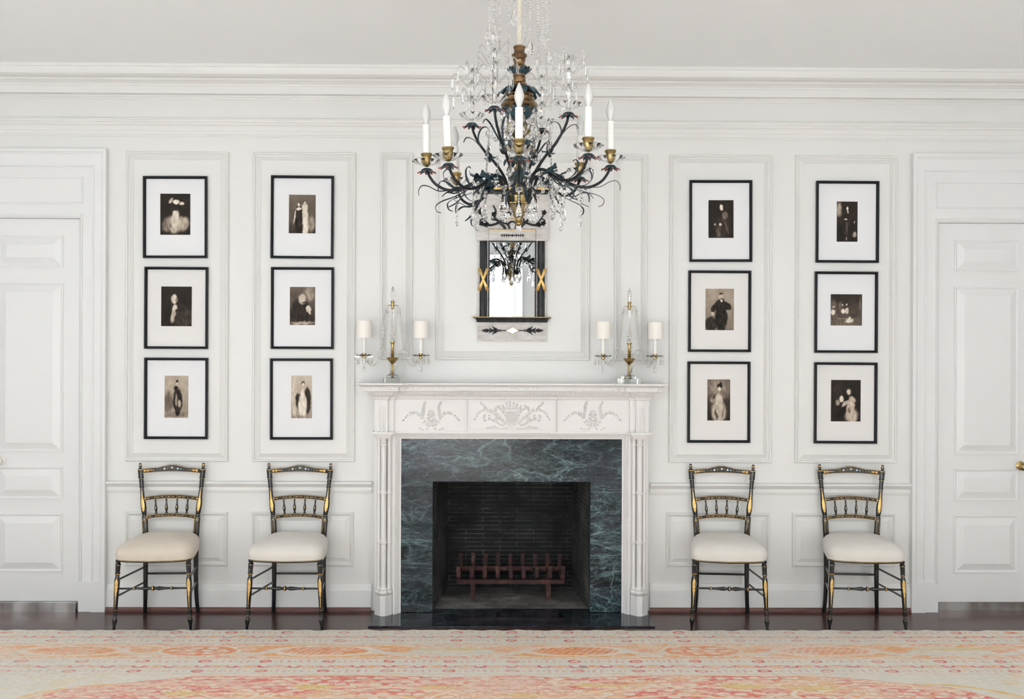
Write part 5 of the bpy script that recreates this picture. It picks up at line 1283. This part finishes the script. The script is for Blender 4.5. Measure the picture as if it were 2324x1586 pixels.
# collars of painted leaves
def collar(name, pts, nl, w0, droop_tip=True, ph=0.0):
    m = MB()
    for k in range(nl):
        a = 2*PI*k/nl+ph; c, s_ = math.cos(a), math.sin(a)
        P = spline([(x*SP*c, x*SP*s_, cz(py)) for x, py in pts], 4)
        m.ribbon(P, lambda t: SP*w0*(math.sin(PI*(.18+.78*t))**.7), (-s_, c, 0), .12, .0012, cup=.25)
    cb(m, name, leafm, 40)
collar('leaf_collar', [(12, 172), (16, 168), (22, 163), (27, 158), (27, 154)], 10, 6)
collar('leaf_collar', [(12, 197), (22, 200), (34, 205), (42, 214), (47, 219), (50, 213)], 9, 11)
collar('leaf_collar', [(6, 277), (16, 271), (26, 263), (33, 254), (39, 248), (43, 251)], 9, 10, ph=.3)
collar('leaf_collar', [(8, 345), (14, 338), (20, 328), (28, 322), (33, 326)], 8, 8)
collar('leaf_collar', [(8, 372), (14, 366), (24, 362), (32, 366), (36, 374)], 8, 8, ph=.4)
# candle arms: built once along +x and copied around the bowl
def ivy(m, c, r, tilt, seed):
    rnd = random.Random(seed)
    for k in range(5):
        a = rnd.uniform(0, 2*PI); el = rnd.uniform(-.5, .9)
        M_ = Matrix.Translation(c) @ Matrix.Rotation(a, 4, 'Z') @ Matrix.Rotation(-el, 4, 'Y')
        n = 18; rs = [[], []]
        ring_ = []
        for j in range(n):
            t = 2*PI*j/n; rr = r*(.72+.28*abs(math.cos(2.5*t))); ring_.append((r*.85+rr*math.cos(t), rr*.8*math.sin(t), .18*r*math.cos(3*t)))
        m.rings([[(x, y, z+.0008) for x, y, z in ring_], [(x, y, z-.0008) for x, y, z in ring_]], M=M_)
        m.tube([(0, 0, 0), (r*.9, 0, 0)], .0016, 5, M=M_)
def rosette(m, x, py, mi_leaf=0, mi_red=1, mi_brass=2):
    z = cz(py)
    m.lathe([(.004, z+.016), (.010, z+.014), (.013, z+.012), (.008, z+.010)], 16, (x, 0, 0), mi_brass)
    for k in range(9):
        a = 2*PI*k/9; c, s_ = math.cos(a), math.sin(a)
        P = spline([(x+c*.004, s_*.004, z+.012), (x+c*.013, s_*.013, z+.009), (x+c*.024, s_*.024, z-.001), (x+c*.033, s_*.033, z-.004)], 3)
        m.ribbon(P, lambda t: .0088*(math.sin(PI*(.22+.70*t))**.7), (-s_, c, 0), 0, .001, mi_leaf, cup=.4)
        m.ball((x+c*.0375, s_*.0375, z-.004), .0038, mi_red, 6)
        m.tube([(x+c*.026, s_*.026, z-.002), (x+c*.036, s_*.036, z-.004)], .0016, 5, mi_red)
def make_arm():
    r = empty('candle_arm', (0, 0, 0), 0, ch); RR = 208*SP
    Q = lambda L_: spline([(x*SP, (y[1] if isinstance(y, tuple) else 0)*SP, cz(y[0] if isinstance(y, tuple) else y)) for x, y in L_], 7)
    m = MB(); P = Q([(36, 462), (35, 448), (36, 425), (43, 404), (60, 393), (82, 396), (105, 411), (130, 423), (160, 426), (186, 414), (201, 396), (208, 378)])
    m.tube(P, [SP*(4.0-1.0*i/len(P)) for i in range(len(P))], 12)
    m.tube([(36*SP, 0, cz(466)), (36*SP, 0, cz(452))], SP*5.2, 12)
    m.build('arm_rod', iron, r, 50)
    m = MB()
    for pts, w0 in (([(128, (422, 2)), (150, (421, 6)), (166, (408, 10)), (170, (390, 12)), (162, (381, 12)), (154, (384, 11))], 2.6),
                    ([(150, (426, -2)), (182, (427, -6)), (205, (416, -9)), (220, (414, -11)), (228, (424, -12)), (228, (436, -12))], 2.2),
                    ([(108, (412, -3)), (122, (428, -10)), (150, (440, -18)), (176, (448, -24)), (190, (458, -27)), (188, (470, -27)), (178, (474, -26))], 2.4),
                    ([(100, (410, 3)), (118, (430, 12)), (132, (450, 16)), (146, (462, 19)), (160, (468, 20))], 3.4),
                    ([(120, (421, 3)), (142, (436, 16)), (160, (436, 28)), (172, (446, 36))], 3.0)):
        m.ribbon(Q(pts), (lambda w0: lambda t: SP*w0*(.35+.75*math.sin(PI*min(1, .12+t*.86))))(w0), (0, 1, .25), .28, .0011, cup=.2)
    m.build('curled_leaf', ribm, r, 40)
    m = MB(); ivy(m, (92*SP, 0, cz(402)), SP*15, 0, 3); m.build('ivy_leaf', leafm, r, 40)
    m = MB(); rosette(m, RR, 384); m.build('leaf_rosette', [leafm, redm, brass], r, 40)
    m = MB(); glass_dish(m, .054, .026, 45, cz(371), 9, (RR, 0)); m.build('drip_pan', glass, r, 40)
    m = MB(); m.lathe([(.006, cz(373)), (.013, cz(369)), (.019, cz(362)), (.020, cz(356)), (.019, cz(350)), (.023, cz(347)), (.025, cz(345)), (.024, cz(342.5)), (.017, cz(342))], 24, (RR, 0, 0)); m.build('candle_cup', brass, r, 30)
    m = MB(); m.lathe([(.0155, cz(345)), (.0150, cz(278)), (.0140, cz(277)), (.008, cz(276.5))], 24, (RR, 0, 0)); m.build('candle', wax, r, 30)
    m = MB(); m.lathe([(.007, cz(276.6)), (.011, cz(271)), (.0185, cz(259)), (.0182, cz(251)), (.0130, cz(240)), (.006, cz(231)), (.001, cz(226))], 20, (RR, 0, 0)); m.build('bulb', bulbm, r, 60)
    return r
arm0 = make_arm()
RAD = []
for k in range(8):
    az = math.radians(-1+45*k)                         # 0 is towards the room, positive to the right
    a = arm0 if k == 0 else copy_tree(arm0, ch)
    dz_ = (-.032, 0, .004, 0, 0, -.045, -.012, -.040)[k]; tl_ = -dz_*.5/.385; zb_ = cz(455)
    a.rotation_euler = (0, tl_, az-PI/2); RAD.append(az-PI/2)
    R3 = Euler((0, tl_, az-PI/2)).to_matrix(); p_ = Vector((0, 0, zb_)); a.location = p_-R3 @ p_+Vector((0, 0, dz_*.5))
# upper arms with little crystal trees
def make_upper():
    r = empty('upper_arm', (0, 0, 0), 0, ch); RR = 122*SP
    Q = lambda L_: spline([(x*SP, (y[1] if isinstance(y, tuple) else 0)*SP, cz(y[0] if isinstance(y, tuple) else y)) for x, y in L_], 7)
    m = MB(); P = Q([(28, 464), (28, 440), (32, 412), (44, 388), (64, 362), (88, 336), (106, 312), (118, 288), (122, 270)])
    m.tube(P, [SP*(3.6-.8*i/len(P)) for i in range(len(P))], 12); m.tube([(28*SP, 0, cz(466)), (28*SP, 0, cz(450))], SP*4.8, 12)
    m.build('arm_rod', iron, r, 50)
    m = MB()
    for pts, w0 in (([(70, (357, 2)), (92, (332, 6)), (101, (306, 9)), (93, (286, 10)), (80, (282, 10)), (72, (290, 9))], 2.6),
                    ([(84, (342, -2)), (104, (322, -6)), (124, (304, -9)), (142, (298, -11)), (151, (308, -12))], 2.2)):
        m.ribbon(Q(pts), (lambda w0: lambda t: SP*w0*(.35+.75*math.sin(PI*min(1, .12+t*.86))))(w0), (0, 1, .25), .28, .0011, cup=.2)
    m.build('curled_leaf', ribm, r, 40)
    m = MB(); ivy(m, (72*SP, 0, cz(352)), SP*9, 0, 8); m.build('ivy_leaf', leafm, r, 40)
    m = MB(); rosette(m, RR, 275); m.build('leaf_rosette', [leafm, redm, brass], r, 40)
    m = MB(); glass_dish(m, .049, .028, 45, cz(261), 9, (RR, 0)); m.build('drip_pan', glass, r, 40)
    m = MB(); x = RR
    m.lathe([(.005, cz(263)), (.010, cz(256)), (.011, cz(244)), (.007, cz(238)), (.010, cz(232)), (.013, cz(226)), (.008, cz(216)), (.0045, cz(206)), (.008, cz(202)), (.011, cz(190)), (.008, cz(178)), (.004, cz(170)), (.007, cz(168)), (.008, cz(160)), (.0045, cz(144))], 8, (x, 0, 0)); m.build('crystal_spire', glass, r, 0)
    m = MB()
    for py, rr in ((206, .0055), (170, .0060), (141, .0065)): m.ball((x, 0, cz(py)), (rr, rr, rr*.8), 0, 8)
    for py, R0, n_, ph in ((206, 44, 5, .3), (170, 50, 5, .95), (143, 36, 4, .1)):
        for k in range(n_):
            a = 2*PI*k/n_+ph; c, s_ = math.cos(a), math.sin(a); R_ = R0*SP
            P = spline([(x, 0, cz(py)), (x+c*R_*.3, s_*R_*.3, cz(py+10)), (x+c*R_*.6, s_*R_*.6, cz(py-4)), (x+c*R_*.85, s_*R_*.85, cz(py-11)), (x+c*R_, s_*R_, cz(py-3))], 4)
            m.tube(P, .0006, 4)
    m.build('wire_branch', wirem, r, 50)
    m = MB()
    for py, R0, n_, ph in ((206, 44, 5, .3), (170, 50, 5, .95), (143, 36, 4, .1)):
        for k in range(n_):
            a = 2*PI*k/n_+ph; c, s_ = math.cos(a), math.sin(a); R_ = R0*SP
            P = spline([(x, 0, cz(py)), (x+c*R_*.3, s_*R_*.3, cz(py+10)), (x+c*R_*.6, s_*R_*.6, cz(py-4)), (x+c*R_*.85, s_*R_*.85, cz(py-11)), (x+c*R_, s_*R_, cz(py-3))], 4)
            m = MB(); chain(m, P, .0036, 1.0); m.build('bead_branch', glass, r, 0)
            m = MB(); icicle(m, (x+c*R_, s_*R_, cz(py)), .052, .010); m.build('icicle_drop', glass, r, 0)
    return r
up0 = make_upper()
for k in range(4):
    az = math.radians(-27+90*k); a = up0 if k == 0 else copy_tree(up0, ch); a.rotation_euler = (0, 0, az-PI/2)
# swags of beads and drops, arranged around the stem
def pol(rp, az, py): return Vector((rp*SP*math.sin(az), -rp*SP*math.cos(az), cz(py)))
for k in range(8):
    a0, a1 = math.radians(-1+45*k), math.radians(44+45*k); am = (a0+a1)/2
    m = MB(); chain(m, sag(pol(96, a0, 404), pol(96, a1, 404), 34*SP, 14), .0085, 1.0, .0062); m.build('bead_swag', glass, ch, 0)
    m = MB(); t_ = pol(84, am, 438); chain(m, [t_, pol(84, am, 456)], .0065)
    t_ = pol(84, am, 456); pear(m, t_, 40*SP, 24*SP, rot=am); m.build('crystal_drop', glass, ch, 0)
    # second hanging drop on every arm, below the leaf
    m = MB(); chain(m, [pol(140, a0, 426), pol(140, a0, 446)], .0070); m.ball(tuple(pol(140, a0, 452)), (.014, .008, .012), 0, 8); chain(m, [pol(140, a0, 458), pol(140, a0, 478)], .0045); pear(m, pol(140, a0, 478), 36*SP, 15*SP, rot=a0); m.build('crystal_drop', glass, ch, 0)
for k in range(8):
    a = math.radians(12+45*k)
    m = MB(); m.ball(tuple(pol(40, a, 258)), .010, 0, 8); chain(m, [pol(40, a, 250), pol(40, a, 254)], .003); pear(m, pol(40, a, 264), 52*SP, 24*SP, rot=a); m.build('crystal_drop', glass, ch, 0)
    b = math.radians(-27+90*(k//2)); c = math.radians(12+45*k)
    m = MB(); chain(m, sag(pol(40, c, 272), pol(78, b+(.25 if k % 2 else -.25), 300), 26*SP, 10), .0050, 1.0, .0038); m.build('bead_swag', glass, ch, 0)
for k in range(4):
    a = math.radians(-27+90*k)
    m = MB(); chain(m, sag(pol(76, a, 292), pol(74, a+.5, 396), -6*SP, 12), .0055, 1.0, .004); m.ball(tuple(pol(76, a, 296)), (.016, .010, .016), 0, 8)
    pear(m, pol(76, a, 306), 58*SP, 24*SP, rot=a); m.build('crystal_drop', glass, ch, 0)
for k in range(8):
    a = math.radians(20+45*k)
    m = MB(); chain(m, [pol(52, a, 356), pol(52, a, 376)], .005); pear(m, pol(52, a, 376), 34*SP, 16*SP, rot=a); chain(m, sag(pol(34, a-.3, 366), pol(52, a, 356), 4*SP, 5), .004); m.build('crystal_drop', glass, ch, 0)
# long chains falling from the crown ring
LC = [(1109, 57, .4, 50), (1124, 78, 1, 32), (1133, 120, .2, 0), (1154, 128, -.8, 0), (1165, 40, .6, 40), (1192, 78, -.6, 32), (1201, 105, .3, 40), (1218, 132, .9, 36), (1233, 52, -.5, 38), (1244, 118, .1, 34), (1118, 150, -.5, 24), (1240, 150, -.9, 0)]
for px, py, dep, ln in LC:
    x = (px-1178)*SP; x = max(-.127, min(.127, x)); y = -math.sqrt(max(0, .128**2-x*x))*(1 if dep > 0 else -1)
    m = MB(); chain(m, [(x, y, zr), (x, y, cz(py))], .0052, 1.12, .0036)
    if ln: pear(m, (x, y, cz(py)), ln*SP, ln*SP*.44, rot=dep)
    m.build('bead_chain', glass, ch, 0)
